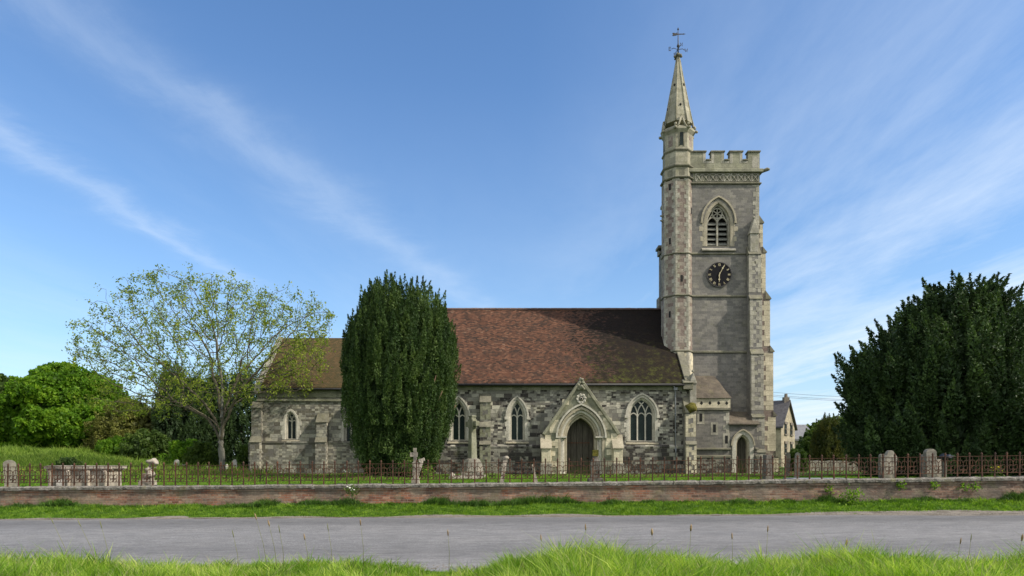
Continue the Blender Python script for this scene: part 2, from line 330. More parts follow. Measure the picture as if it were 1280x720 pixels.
def props(o, label=None, cat=None, group=None, kind=None):
    if label: o['label'] = label
    if cat: o['category'] = cat
    if group: o['group'] = group
    if kind: o['kind'] = kind
    return o
def thing(name, label, cat, loc=(0, 0, 0), group=None, rz=0):
    o = bpy.data.objects.new(name, None); COL.objects.link(o); o.location = loc; o.rotation_euler = (0, 0, rz)
    o.empty_display_size = .3
    return props(o, label, cat, group)
def worldloc(o):
    v = Vector((0, 0, 0))
    while o is not None: v += o.location; o = o.parent
    return v
class MB:
    """collects shapes in world coordinates; build() links them as ONE mesh object"""
    def __init__(s): s.v = []; s.f = []; s.sm = []
    def add(s, vs, fs, smooth=False):
        k = len(s.v); s.v += [tuple(p) for p in vs]; s.f += [tuple(i+k for i in f) for f in fs]; s.sm += [smooth]*len(fs); return s
    def box(s, x0, x1, y0, y1, z0, z1):
        return s.add([(x0, y0, z0), (x1, y0, z0), (x1, y1, z0), (x0, y1, z0), (x0, y0, z1), (x1, y0, z1), (x1, y1, z1), (x0, y1, z1)],
                     [(0, 3, 2, 1), (4, 5, 6, 7), (0, 1, 5, 4), (1, 2, 6, 5), (2, 3, 7, 6), (3, 0, 4, 7)])
    def wedge(s, x0, x1, yf, yb, z0, zf, zb, zfb=None):   # box whose top slopes from front to back
        return s.add([(x0, yf, z0), (x1, yf, z0), (x1, yb, z0), (x0, yb, z0), (x0, yf, zf), (x1, yf, zf), (x1, yb, zb), (x0, yb, zb)],
                     [(0, 3, 2, 1), (4, 5, 6, 7), (0, 1, 5, 4), (1, 2, 6, 5), (2, 3, 7, 6), (3, 0, 4, 7)])
    def prism_y(s, pts, y0, y1, holes=()):                # polygon in XZ (+ holes) extruded along y
        loops = [list(pts)]+[list(h) for h in holes]; flat = [p for l in loops for p in l]; n = len(flat)
        tris = geometry.tessellate_polygon([[Vector((p[0], p[1], 0)) for p in l] for l in loops])
        vs = [(p[0], y0, p[1]) for p in flat]+[(p[0], y1, p[1]) for p in flat]; fs = []
        for t in tris:
            a, b, c = [Vector(flat[i]) for i in t]
            t = t if (b-a).cross(c-a) > 0 else (t[0], t[2], t[1])
            fs.append(t); fs.append(tuple(i+n for i in (t[0], t[2], t[1])))
        k = 0
        for li, l in enumerate(loops):
            m = len(l); area = sum(l[i][0]*l[(i+1) % m][1]-l[(i+1) % m][0]*l[i][1] for i in range(m))
            for i in range(m):
                a, b = k+i, k+(i+1) % m; q = (a, a+n, b+n, b)
                if (area > 0) != (li > 0): q = q[::-1] if False else q
                fs.append(q if ((area > 0) == (li == 0)) else q[::-1])
            k += m
        return s.add(vs, fs)
    def prism_x(s, pts, x0, x1):                          # polygon in (y,z) extruded along x
        n = len(pts); vs = [(x0, p[0], p[1]) for p in pts]+[(x1, p[0], p[1]) for p in pts]
        return s.add(vs, [tuple(range(n))[::-1], tuple(range(n, 2*n))]+[(i, (i+1) % n, (i+1) % n+n, i+n) for i in range(n)])
    def strip(s, path, w, y0, y1, closed=False):          # flat bar following a path in XZ
        n = len(path); L_, R_ = [], []
        for i, p in enumerate(path):
            a = path[i-1] if (i > 0 or closed) else p; b = path[(i+1) % n] if (i < n-1 or closed) else p
            d = Vector((b[0]-a[0], b[1]-a[1])); d = d.normalized() if d.length > 1e-9 else Vector((1, 0)); q = Vector((-d.y, d.x))*w/2
            L_.append((p[0]+q.x, p[1]+q.y)); R_.append((p[0]-q.x, p[1]-q.y))
        vs = []
        for i in range(n): vs += [(L_[i][0], y0, L_[i][1]), (R_[i][0], y0, R_[i][1]), (R_[i][0], y1, R_[i][1]), (L_[i][0], y1, L_[i][1])]
        fs = []
        for i in range(n if closed else n-1):
            a = 4*i; b = 4*((i+1) % n)
            fs += [(a, a+1, b+1, b), (a+1, a+2, b+2, b+1), (a+2, a+3, b+3, b+2), (a+3, a, b, b+3)]
        if not closed: fs += [(3, 2, 1, 0), (4*n-4, 4*n-3, 4*n-2, 4*n-1)]
        return s.add(vs, fs)
    def tube(s, pts, rad, seg=6, smooth=True):
        pts = [Vector(p) for p in pts]; n = len(pts); rad = rad if isinstance(rad, (list, tuple)) else [rad]*n; vs = []
        up = Vector((0, 0, 1))
        for i, p in enumerate(pts):
            d = (pts[min(i+1, n-1)]-pts[max(i-1, 0)]).normalized()
            a = d.cross(up); a = a.normalized() if a.length > .05 else Vector((1, 0, 0)); a = (a-d*a.dot(d)).normalized(); b = d.cross(a)
            for k in range(seg):
                t = 2*math.pi*k/seg; vs.append(p+(a*math.cos(t)+b*math.sin(t))*rad[i])
        fs = [(i*seg+k, i*seg+(k+1) % seg, (i+1)*seg+(k+1) % seg, (i+1)*seg+k) for i in range(n-1) for k in range(seg)]
        fs += [tuple(range(seg))[::-1], tuple(range((n-1)*seg, n*seg))]
        return s.add(vs, fs, smooth)
    def lathe(s, cx, cy, prof, seg=8, rot=0, smooth=False, sx=1, sy=1):   # prof: (apothem-ish radius, z)
        vs = []
        for r, z in prof:
            for k in range(seg):
                t = 2*math.pi*(k+.5)/seg+rot; vs.append((cx+r*math.cos(t)*sx, cy+r*math.sin(t)*sy, z))
        m = len(prof)
        fs = [(i*seg+k, i*seg+(k+1) % seg, (i+1)*seg+(k+1) % seg, (i+1)*seg+k) for i in range(m-1) for k in range(seg)]
        fs += [tuple(range(seg))[::-1], tuple(range((m-1)*seg, m*seg))]
        return s.add(vs, fs, smooth)
    def blob(s, c, r, seed=0, sub=2, amp=.25, sc=(1, 1, 1)):
        bm = bmesh.new(); bmesh.ops.create_icosphere(bm, subdivisions=sub, radius=1)
        bm.verts.ensure_lookup_table(); vs = []
        for v in bm.verts:
            k = 1+amp*noise.noise(v.co*1.7+Vector((seed, seed*.37, 0)))
            vs.append((c[0]+v.co.x*r*k*sc[0], c[1]+v.co.y*r*k*sc[1], c[2]+v.co.z*r*k*sc[2]))
        fs = [[v.index for v in f.verts] for f in bm.faces]; bm.free()
        return s.add(vs, fs, True)
    def xform(s, c, rot, start=0):                        # rotate collected verts about c by Euler matrix
        c = Vector(c); s.v[start:] = [tuple(c+rot@(Vector(p)-c)) for p in s.v[start:]]; return s
    def build(s, name, mat, parent=None, label=None, bevel=0, rough=None, kind=None):
        me = bpy.data.meshes.new(name); off = worldloc(parent)
        me.from_pydata([(p[0]-off.x, p[1]-off.y, p[2]-off.z) for p in s.v], [], s.f)
        me.polygons.foreach_set('use_smooth', s.sm); me.update()
        if bevel or rough:
            bm = bmesh.new(); bm.from_mesh(me); bmesh.ops.remove_doubles(bm, verts=bm.verts, dist=1e-4)
            bmesh.ops.recalc_face_normals(bm, faces=bm.faces)
            if bevel:
                ed = [e for e in bm.edges if len(e.link_faces) == 2 and e.calc_face_angle(0) > .6]
                bmesh.ops.bevel(bm, geom=ed, offset=bevel, segments=1, affect='EDGES')
            if rough:
                amp, sc, size = rough
                for _ in range(6):
                    ed = [e for e in bm.edges if e.calc_length() > size]
                    if not ed or len(bm.verts) > 12000: break
                    bmesh.ops.subdivide_edges(bm, edges=ed, cuts=1, use_grid_fill=True)
                    bmesh.ops.triangulate(bm, faces=[f for f in bm.faces if len(f.verts) > 4])
                bm.normal_update()
                for v in bm.verts:
                    q = v.co+off; v.co += v.normal*amp*(noise.fractal(q*sc, .9, 2.0, 4))
            bm.to_mesh(me); bm.free()
        me.materials.append(mat if not isinstance(mat, str) else MT[mat])
        o = bpy.data.objects.new(name, me); COL.objects.link(o); o.parent = parent
        if label: o['label'] = label
        if kind: o['kind'] = kind
        return o

def npmesh(name, V, Fq, mat, parent=None, rnd=None, kind=None):
    """fast mesh from numpy verts (n,3) and equal-size faces (m,k)"""
    off = worldloc(parent); V = np.asarray(V, np.float32)-np.array(off, np.float32)
    me = bpy.data.meshes.new(name); m, k = Fq.shape
    me.vertices.add(len(V)); me.vertices.foreach_set('co', V.ravel())
    me.loops.add(m*k); me.loops.foreach_set('vertex_index', Fq.astype(np.int32).ravel())
    me.polygons.add(m); me.polygons.foreach_set('loop_start', np.arange(0, m*k, k, dtype=np.int32))
    me.polygons.foreach_set('loop_total', np.full(m, k, np.int32))
    me.update(calc_edges=True)
    if rnd is not None:
        a = me.attributes.new('rnd', 'FLOAT', 'FACE'); a.data.foreach_set('value', rnd.astype(np.float32))
    me.materials.append(MT[mat]); o = bpy.data.objects.new(name, me); COL.objects.link(o); o.parent = parent
    if kind: o['kind'] = kind
    return o
def leaves(C, D_, size, up=.35, asp=.6, jit=.9, kite=True):
    """C (n,3) centres, D_ (n,3) preferred long axis -> verts, quads"""
    n = len(C); A = D_+rng.normal(0, jit, (n, 3)); A /= np.linalg.norm(A, axis=1)[:, None]+1e-9
    B = np.cross(A, rng.normal(0, 1, (n, 3))); B /= np.linalg.norm(B, axis=1)[:, None]+1e-9
    s = (size*rng.uniform(.6, 1.35, n))[:, None]
    V = np.stack([C-A*s*.5, C+B*s*asp*.5-A*s*.05, C+A*s*.6, C-B*s*asp*.5-A*s*.05], 1).reshape(-1, 3)
    return V, np.arange(4*n).reshape(-1, 4)
def plumes(P, Q, rad, per, tipbias=1.0, shell=.45):
    """scatter points in tapered spindles from P to Q; returns centres, axes, per-plume random"""
    n = len(P); idx = np.repeat(np.arange(n), per); m = len(idx)
    t = rng.uniform(0, 1, m)**tipbias; prof = np.sqrt(np.clip(1-(2*t-.75)**2/1.6, 0, 1))*(1-t**4)
    ax = (Q-P)[idx]; L = np.linalg.norm(ax, axis=1)[:, None]; a = ax/(L+1e-9)
    r = rad[idx]*prof*(shell+(1-shell)*rng.uniform(0, 1, m)**.5); d = rng.normal(0, 1, (m, 3)); d -= a*(d*a).sum(1)[:, None]; d /= np.linalg.norm(d, axis=1)[:, None]+1e-9
    C = P[idx]+ax*t[:, None]+d*r[:, None]
    return C, a*.9+d*.7, rng.uniform(0, 1, n)[idx]*.6+rng.uniform(0, 1, m)*.4

# ------------------------------------------------------------------ terrain
def sx(x): return np.clip(x, -45, 45)
def off(x): return -0.041*sx(x)                       # road and wall run slightly towards the right
def coping_z(x): x = np.clip(x, -25, 25); return 0.890+0.0115*x+0.00014*x*x
def H(x, y):
    x = np.asarray(x, float); y = np.asarray(y, float); v = y-off(x); s = 0.0092*sx(x)
    def sm(a, b, t): t = np.clip((t-a)/(b-a), 0, 1); return t*t*(3-2*t)
    near = .04+.10*sm(9.8, 7.5, v) if False else .03+.10*(1-sm(7.0, 9.9, v))
    front = s+np.where(v < 12, near*(v < 9.9)+0.0*v, 0)+.205*sm(19.2, 21.2, v)
    yard = .74+0.0105*np.clip(x, -25, 25)*(1-sm(24, 34, v))+.08*sm(24, 36, v)
    mound = 1.55*np.exp(-((x+38)/15.0)**2)*sm(29, 46, v)*(1-.3*sm(60, 90, v))+.22*sm(-14, -22, x) if False else \
            1.3*np.exp(-((np.minimum(x, -35)+35)/40.0)**2-((np.maximum(x, -35)+35)/9.0)**2)*sm(27, 44, v)
    up = sm(21.35, 21.55, v)
    h = front*(1-up)+(yard+mound)*up
    n = 0.025*np.sin(x*1.7+y*.6)+.02*np.sin(x*.63-y*1.9+1)
    road = (v > 9.6) & (v < 19.4)
    return h+n*np.where(road | ((v > 21.2) & (v < 21.7)), 0, 1)*np.where(np.abs(x) < 60, 1, .0)
def rows(vals, x): return None
def sheet(name, xs, vs, mat, lift=0.0, edge=None, zf=None):
    X, Vv = np.meshgrid(xs, vs); Y = Vv+off(X)
    if edge is not None: Y = edge(X, Vv)
    Z = (zf(X, Y) if zf else H(X, Y))+lift; n, m = X.shape
    P = np.stack([X, Y, Z], -1).reshape(-1, 3); i = np.arange(n*m).reshape(n, m)
    q = np.stack([i[:-1, :-1], i[:-1, 1:], i[1:, 1:], i[1:, :-1]], -1).reshape(-1, 4)
    o = npmesh(name, P, q, mat); o['kind'] = 'structure'; o.data.polygons.foreach_set('use_smooth', [True]*len(q)); return o
xs = np.concatenate([[-900, -400, -200, -120, -80, -60], np.arange(-48, 48.1, .5), [60, 80, 120, 200, 400, 900]])
vs = np.concatenate([[-200, -60, -20, -8], np.arange(-2, 19, .5), np.arange(19, 21.3, .2), [21.3, 21.35, 21.4, 21.45, 21.5, 21.55, 21.6, 21.8], np.arange(22, 64, .8), [70, 80, 100, 130, 180, 300, 600, 1500]])
sheet('ground', xs, vs, 'ground')
def wob(x, s, a): return a*(np.sin(x*1.3+s)*.5+np.sin(x*.47+s*2)*.8+np.sin(x*3.1+s*3)*.25)
def road_edge(X, V_):
    t = (V_-9.6)/(19.2-9.6); lo = 9.5+wob(X, 1, .12); hi = 18.78+wob(X, 2.2, .08)-.35*np.clip((X-9)/3.0, 0, 1)
    return lo+(hi-lo)*t+off(X)
xr = np.concatenate([[-400, -200, -100, -60], np.arange(-40, 40.1, .25), [60, 100, 200, 400]])
sheet('road', xr, np.linspace(9.6, 19.2, 14), 'road', .022, road_edge, lambda X, Y: .0092*sx(X)+.035*np.sin(np.clip((Y-off(X)-9.6)/9.6, 0, 1)*np.pi))
def sh_edge(X, V_):
    t = (V_-18.9)/.8; lo = 18.2; hi = 19.46+wob(X, 4.4, .05)+.55*np.clip((X-9)/2.0, 0, 1)*(.75+.25*np.sin(X*.9))
    return lo+(hi-lo)*t+off(X)
def sh_z(X, Y):
    v = Y-off(X); return np.where(v < 19.0, .0092*sx(X)+.012, H(X, Y)+.014)
sheet('gravel_shoulder', xr, np.linspace(18.9, 19.7, 6), 'gravel', .004, sh_edge, sh_z)

# ------------------------------------------------------------------ church
church = thing('church', 'large grey stone church with red tiled nave roof, clock tower and slender spired stair turret', 'church', (0, 44, 0.6))
def P(mb, name, mat, par=None, **k): return mb.build(name, mat, par or church, **k)
def arch(cx, w, z0, zs, za, n=10):
    """pointed arch outline, counter-clockwise from bottom left -> bottom right -> over the top"""
    a = w/2; r = za-zs; Rr = (a*a+r*r)/(2*a); out = [(cx-a, z0), (cx+a, z0)]
    cR = cx+a-Rr; te = math.acos((cx-cR)/Rr) if Rr > a*1.0001 else math.pi/2
    for i in range(n+1):
        t = te*i/n; out.append((cR+Rr*math.cos(t), zs+Rr*math.sin(t)))
    cL = cx-a+Rr
    for i in range(n-1, -1, -1):
        t = te*i/n; out.append((cL-Rr*math.cos(t), zs+Rr*math.sin(t)))
    return out
def archline(cx, w, zs, za, n=10): return arch(cx, w, zs, zs, za, n)[2:]
def ring(mb, cx, w, z0, zs, za, t, y0, y1, tt=None):
    tt = tt or t*1.15; mb.prism_y(arch(cx, w+2*t, z0, zs, za+tt), y0, y1, [arch(cx, w, z0+.02, zs, za)])
def jambs(mb, cx, w, z0, zs, y0, y1, ext=.16, h=.27):
    k = 0; z = z0
    while z < zs-.05:
        e = ext if k % 2 else ext*.35
        e *= random.uniform(.8, 1.2)
        for s_ in (-1, 1):
            a = cx+s_*w/2; b = a+s_*e; mb.box(min(a, b), max(a, b), y0, y1, z+.006, min(z+h-.006, zs))
        z += h; k += 1
def tracery(mb, cx, w, z0, zs, za, n, y0, y1, bar=.075, circ=None):
    a = w/2; r = za-zs; Rr = (a*a+r*r)/(2*a); lw = w/n
    def inside(x, z):
        if z < zs: return abs(x-cx) < a
        return abs(x-cx) < a and (abs(x-cx)+Rr-a)**2+(z-zs)**2 < Rr*Rr*1.0001
    for i in range(1, n): x = cx-a+i*lw; mb.box(x-bar/2, x+bar/2, y0, y1, z0, zs+.1)
    for i in range(n):                                             # light heads
        c = cx-a+(i+.5)*lw; mb.strip(archline(c, lw-bar*.2, zs-lw*.28, zs+lw*.30, 5), bar*.75, y0+.006, y1-.006)
    for i in range(1, n):
        x = cx-a+i*lw
        for s_ in (-1, 1):
            pts = []
            for k in range(14):
                t = k/13*R(75); px_, pz = x+s_*(Rr-Rr*math.cos(t)), zs+Rr*math.sin(t)
                if inside(px_, pz): pts.append((px_, pz))
            if len(pts) > 1: mb.strip(pts, bar*.8, y0+.003*s_+.004, y1-.004)
    for (x, z, rr) in (circ or []):
        mb.strip([(x+rr*math.cos(t*math.pi/8), z+rr*math.sin(t*math.pi/8)) for t in range(16)], bar*.6, y0+.012, y1-.012, True)
        for q in range(4):
            t = q*math.pi/2+math.pi/4; mb.strip([(x+rr*math.cos(t), z+rr*math.sin(t)), (x+rr*.45*math.cos(t), z+rr*.45*math.sin(t))], bar*.6, y0+.016, y1-.016)
    mb.strip(archline(cx, w-.05, zs, za-.03), .07, y0-.004, y1+.004)
    for s_ in (-1, 1): mb.box(cx+s_*(a-.03)-.03, cx+s_*(a-.03)+.03, y0-.002, y1+.002, z0, zs)
def window(cx, w, z0, zs, za, n, yf, fr=.15, hood=True, circ=None, name='window'):
    """returns the outline of the opening to cut in the wall"""
    m = MB(); ring(m, cx, w, z0, zs, za, fr, yf-.014, yf+.30); jambs(m, cx, w+2*fr, z0, zs, yf-.012, yf+.2)
    fo = P(m, name, 'plainwin', bevel=.012)
    m = MB(); ring(m, cx, w-.13, z0+.04, zs, za-.09, .08, yf+.10, yf+.33); P(m, 'inner_order', 'plainwin', fo)
    m = MB(); tracery(m, cx, w-.1, z0, zs, za-.07, n, yf+.19, yf+.29, circ=circ); P(m, 'tracery', 'plainwin', fo)
    m = MB(); m.prism_y(arch(cx, w+.02, z0, zs, za), yf+.262, yf+.275); P(m, 'pane', 'glass', fo)
    m = MB(); m.add([(cx-w/2-fr-.08, yf-.10, z0-.16), (cx+w/2+fr+.08, yf-.10, z0-.16), (cx+w/2+fr+.08, yf+.25, z0-.16), (cx-w/2-fr-.08, yf+.25, z0-.16),
                     (cx-w/2-fr-.08, yf-.10, z0-.10), (cx+w/2+fr+.08, yf-.10, z0-.10), (cx+w/2+fr, yf+.25, z0+.07), (cx-w/2-fr, yf+.25, z0+.07)],
                    [(0, 3, 2, 1), (4, 5, 6, 7), (0, 1, 5, 4), (1, 2, 6, 5), (2, 3, 7, 6), (3, 0, 4, 7)])
    P(m, 'sill', 'mould', fo)
    if hood:
        m = MB(); m.strip(archline(cx, w+2*fr+.09, zs-.02, za+fr*1.15+.06), .09, yf-.09, yf+.02)
        for s_ in (-1, 1): m.box(cx+s_*(w/2+fr+.05)-.09, cx+s_*(w/2+fr+.05)+.09, yf-.10, yf+.02, zs-.16, zs)
        P(m, 'hood_mould', 'plainwin', fo)
    return arch(cx, w+2*fr-.02, z0, zs, za+fr)
def quoin_col(mb, xc, side, y0, y1, z0, z1, long=.34, short=.18, h=.26, depth=0):
    """blocks at a corner whose edge is at xc; side=-1 blocks extend to +x"""
    z = z0; k = random.randint(0, 1)
    while z < z1-.1:
        hh = min(h*random.uniform(.85, 1.15), z1-z); l = (long if k % 2 else short)*random.uniform(.9, 1.1)
        a, b = (xc, xc-side*l); mb.box(min(a, b), max(a, b), y0, y1, z+.005, z+hh-.005); z += hh; k += 1

# nave shell
NX0, NX1, NY = -7.3, 10.12, 39.0
GZ = .4; EZ = PZ(481, 39)
wx = []
h1 = window(PX(573.5, NY), .86, PZ(551, NY), PZ(521, NY), PZ(500.5, NY), 2, NY)
h2 = window(PX(646.5, NY), .86, PZ(551, NY), PZ(521, NY), PZ(500.5, NY), 2, NY)
h3 = window(PX(802.5, NY), 1.46, PZ(552, NY), PZ(519, NY), PZ(497, NY), 3, NY, fr=.13)
m = MB(); m.prism_y([(NX0, GZ), (NX1, GZ), (NX1, EZ), (NX0, EZ)], NY, NY+.7, [h1, h2, h3])
m.box(NX0, NX1, 48.3, 49, GZ, EZ)
for xa, xb in ((NX0, NX0+.6), (NX1-.6, NX1)):
    m.prism_x([(NY+.7, GZ), (48.3, GZ), (48.3, EZ), (44, 11.1), (NY+.7, EZ)], xa, xb)
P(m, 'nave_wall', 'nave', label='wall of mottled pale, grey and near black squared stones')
m = MB()
for xa_, xb_ in ((NX0-.06, PX(683, NY)), (PX(770, NY), NX1+.04)):
  m.box(xa_, xb_, NY-.13, NY-.001, GZ, PZ(558, NY))
  m.add([(xa_, NY-.15, PZ(558, NY)), (xb_, NY-.15, PZ(558, NY)), (xb_, NY-.002, PZ(555, NY)), (xa_, NY-.002, PZ(555, NY)), (xa_, NY-.15, PZ(558, NY)-.07), (xb_, NY-.15, PZ(558, NY)-.07), (xb_, NY-.11, PZ(558, NY)-.09), (xa_, NY-.11, PZ(558, NY)-.09)],
      [(0, 1, 2, 3), (4, 5, 1, 0), (7, 6, 5, 4)])
P(m, 'plinth', 'nave')
m = MB(); m.box(NX0, NX1-.05, NY-.05, NY-.002, EZ-.30, EZ-.02); P(m, 'eaves_course', 'parapet')
# nave roof as two thick slopes
RZ = PZ(386, 44); ey = NY-.28; ez = EZ-.02
def roof(x0, x1, ey0, yr, ey1, ez_, rz, mat='tile', name='nave_roof', th=.12, wav=.02):
    m = MB(); xs_ = np.arange(x0, x1+.01, (x1-x0)/max(1, int((x1-x0)/.35)))
    for (ya, yb) in ((ey0, yr), (ey1, yr)):
        n = 14; vs_ = []; fs = []
        for x in xs_:
            for k in range(n+1):
                t = k/n; w_ = wav*noise.noise(Vector((x*.8, t*5, ya))) - .05*math.sin(math.pi*t)*(1 if wav else 0)
                vs_.append((x, ya+(yb-ya)*t, ez_+(rz-ez_)*t+w_+th))
        c = n+1
        for i in range(len(xs_)-1):
            for k in range(n):
                q = (i*c+k, (i+1)*c+k, (i+1)*c+k+1, i*c+k+1); fs.append(q if ya < yb else q[::-1])
        m.add(vs_, fs, True)
        lo = [(ya, ez_-.02), (yb, rz-.02), (yb, rz+th-.03), (ya, ez_+th-.002)]
        m.prism_x(lo if ya < yb else lo[::-1], x0+.003, x1-.003)
    return P(m, name, mat)
rf = roof(NX0-.1, NX1-.28, ey, 44, 49.28, ez, RZ-.12, wav=.05)
m = MB(); x = NX0-.1
while x < NX1-.3:
    m.add([(x, 43.86, RZ-.07), (x+.42, 43.86, RZ-.07), (x+.42, 44.14, RZ-.07), (x, 44.14, RZ-.07), (x, 44, RZ+.06), (x+.42, 44, RZ+.06+random.uniform(-.01, .01))],
          [(0, 1, 5, 4), (2, 3, 4, 5), (0, 4, 3), (1, 2, 5)]); x += .43
P(m, 'ridge_tiles', 'ridge')
m = MB(); m.tube([(NX0-.1, ey-.05, ez-.01), (NX1-.35, ey-.05, ez-.01)], .075, 8); P(m, 'gutter', 'gutter')
dpx = PX(844, NY-.1)
m = MB(); m.tube([(dpx-.12, ey-.02, ez-.04), (dpx, NY-.12, ez-.28), (dpx, NY-.12, PZ(557, NY)), (dpx, NY-.24, PZ(559, NY)-.05), (dpx, NY-.24, .6)], .042, 8)
for z in (5.2, 4.2, 3.2, 2.2): m.tube([(dpx, NY-.12, z), (dpx, NY-.12, z+.06)], .055, 8)
m.box(dpx-.1, dpx+.1, NY-.22, NY-.03, ez-.30, ez-.14)
P(m, 'downpipe', 'lead')
# gable copings (nave west end, nave east end)
def coping(x0, x1, ey0, yr, ez_, rz, mat='dark_string', name='gable_coping', th=.26):
    m = MB()
    for s_ in (-1, 1):
        e = yr+s_*(yr-ey0); pts = [(e, ez_-.05), (yr, rz-.05), (yr, rz+th*.6), (e, ez_+th)]
        m.prism_x(pts if s_ < 0 else pts[::-1], x0, x1)
    return P(m, name, mat)
coping(NX1-.30, NX1+.1, NY-.25, 44, EZ+.02, RZ-.1)
coping(NX0-.30, NX0-.02, NY-.25, 44, EZ+.02, RZ-.05)
m = MB(); m.box(NX1-.42, NX1+.14, NY-.36, NY+.3, EZ-.30, EZ+.03); m.wedge(NX1-.45, NX1+.16, NY-.42, NY+.3, EZ+.034, EZ+.12, EZ+.5); P(m, 'kneeler', 'dark_string', bevel=.03)
# nave buttresses
def buttress(x0, x1, yw, stages, mat='pale', name='buttress', caps='dark_string', quo=None):
    """stages: list of (projection, z_top) from bottom up"""
    m = MB(); c = MB(); zb = GZ
    for i, (pr, zt) in enumerate(stages):
        nxt = stages[i+1][0] if i+1 < len(stages) else 0.0
        m.box(x0, x1, yw-pr, yw-.001, zb, zt)
        sl = (pr-nxt)*1.35
        c.wedge(x0-.03, x1+.03, yw-pr-.05, yw-max(nxt, .002)-.001, zt, zt+.03, zt+.03+sl)
        zb = zt+.0
    b = P(m, name, mat); P(c, 'weathering', caps, b)
    if quo:
        for sd, xc in ((-1, x0-.004), (1, x1+.004)):
          q = MB(); zb = GZ
          for i, (pr, zt) in enumerate(stages):
            quoin_col(q, xc, sd, yw-pr-.008, yw-pr+.22, zb+(.45 if i else .1), zt-.02, (x1-x0)*.52, (x1-x0)*.26)
            zb = zt
          P(q, 'quoins', quo, b)
    return b
buttress(PX(600, 38.5), PX(613, 38.5), NY, [(.75, PZ(556, 38.3)), (.6, PZ(534, 38.3)), (.38, PZ(503, 38.6))], 'nave', quo='porch')
cb = buttress(PX(857.5, 38.3), PX(870, 38.3), NY, [(.8, PZ(556, 38.3)), (.66, PZ(516, 38.3))], 'tower', quo='creamy')
m = MB(); m.blob((PX(863.5, 38.6), NY-.42, PZ(511, 38.6)), .40, 3, 3, .35, (.85, .95, .85)); P(m, 'moss_cushion', 'moss', cb)
m = MB(); xa, xb = PX(862, 38.8), PX(870, 38.8)
m.box(xa, xb, NY-.3, NY+.1, PZ(505, 38.8), PZ(480, 38.8)); m.prism_y([(xa-.04, PZ(480, 38.8)), (xb+.04, PZ(480, 38.8)), ((xa+xb)/2, PZ(466, 38.8))], NY-.34, NY+.1)
m.blob(((xa+xb)/2, NY-.2, PZ(464, 38.8)), .09, 1, 1); P(m, 'corner_pinnacle', 'pale', bevel=.015)
# chancel
CX0, CY = -15.0, 40.25; CE = PZ(487, CY); CR = PZ(422.5, 44)
c1 = window(PX(363.5, CY), .66, PZ(549.5, CY), PZ(527, CY), PZ(514, CY), 2, CY, fr=.13, hood=False)
c2 = window(PX(438, CY), .75, PZ(553, CY), PZ(532, CY), PZ(519, CY), 2, CY, fr=.13, hood=False)
m = MB(); m.prism_y([(CX0, GZ), (NX0+.1, GZ), (NX0+.1, CE), (CX0, CE)], CY, CY+.6, [c1, c2]); m.box(CX0, NX0+.1, 47.2, 47.75, GZ, CE)
m.prism_x([(CY+.6, GZ), (47.2, GZ), (47.2, CE), (44, CR-.1), (CY+.6, CE)], CX0, CX0+.6); P(m, 'chancel_wall', 'chancel')
m = MB(); m.box(CX0-.14, NX0, CY-.14, CY-.002, GZ, PZ(554, CY)); m.box(CX0-.14, CX0-.002, CY-.001, 47.7, GZ, PZ(554, CY))
m.box(CX0-.18, NX0, CY-.18, CY-.003, PZ(554, CY)+.002, PZ(551.5, CY)); P(m, 'chancel_plinth', 'chancel')
m = MB(); m.box(CX0-.03, NX0, CY-.09, CY-.002, PZ(501.5, CY), PZ(498.5, CY)); m.box(CX0, NX0, CY-.04, CY-.003, PZ(497, CY), CE+.02); P(m, 'string_course', 'parapet')
roof(CX0+.24, NX0-.02, CY-.22, 44, 47.97, CE, CR-.12, name='chancel_roof')
coping(CX0-.06, CX0+.25, CY-.3, 44, CE+.02, CR-.08, 'pale')
m = MB(); m.box(CX0-.1, CX0+.28, CY-.34, CY+.2, CE-.22, CE+.12); P(m, 'kneeler', 'pale', bevel=.03)
m = MB(); m.tube([(CX0+.25, CY-.27, CE), (NX0-.3, CY-.27, CE)], .065, 8); P(m, 'gutter', 'gutter')
buttress(PX(395, 39.8), PX(408, 39.8), CY, [(.6, PZ(553, 39.8)), (.4, PZ(528, 39.8))], 'chancel')
buttress(PX(313, 39.8), PX(325, 39.8), CY, [(.55, PZ(553, 39.8)), (.3, PZ(510, 39.8))], 'chancel')
m = MB(); m.box(CX0-.6, CX0-.15, CY+.1, CY+.8, GZ, PZ(553, CY)); m.box(CX0-.4, CX0-.002, CY+.12, CY+.78, PZ(553, CY)+.01, PZ(513, CY)); P(m, 'side_buttress', 'nave')

# porch
PY = 38.05; pcx = PX(726.5, PY); pz = lambda y: PZ(y, PY)
x0p, x1p = PX(681.5, PY), PX(771.5, PY)
dw, dzs, dza = PX(743.5, PY)-PX(707.5, PY), pz(547), pz(521.5)
porch = None
m = MB(); m.prism_y([(x0p, GZ), (x1p, GZ), (x1p, pz(541)), (pcx, pz(478.5)), (x0p, pz(541))], PY, PY+.95, [arch(pcx, dw+1.0, GZ-.0001+.01, dzs, dza+.62)])
porch = P(m, 'porch', 'porch', label='steep gabled stone porch round the main door')
for i, (t, ya, yb, mt) in enumerate(((.5, -.02, .9, 'mould'), (.36, .10, .9, 'plainwin'), (.24, .20, .9, 'mould'), (.12, .30, .9, 'mould'))):
    m = MB(); ww = dw+2*t-.02; inner = .14
    m.prism_y(arch(pcx, ww, GZ+.02, dzs, dza+t*1.18), PY+ya, PY+yb-.02*i, [arch(pcx, ww-2*inner, GZ+.05, dzs, dza+t*1.18-inner*1.18)]); P(m, 'arch_order', mt, porch, bevel=.02)
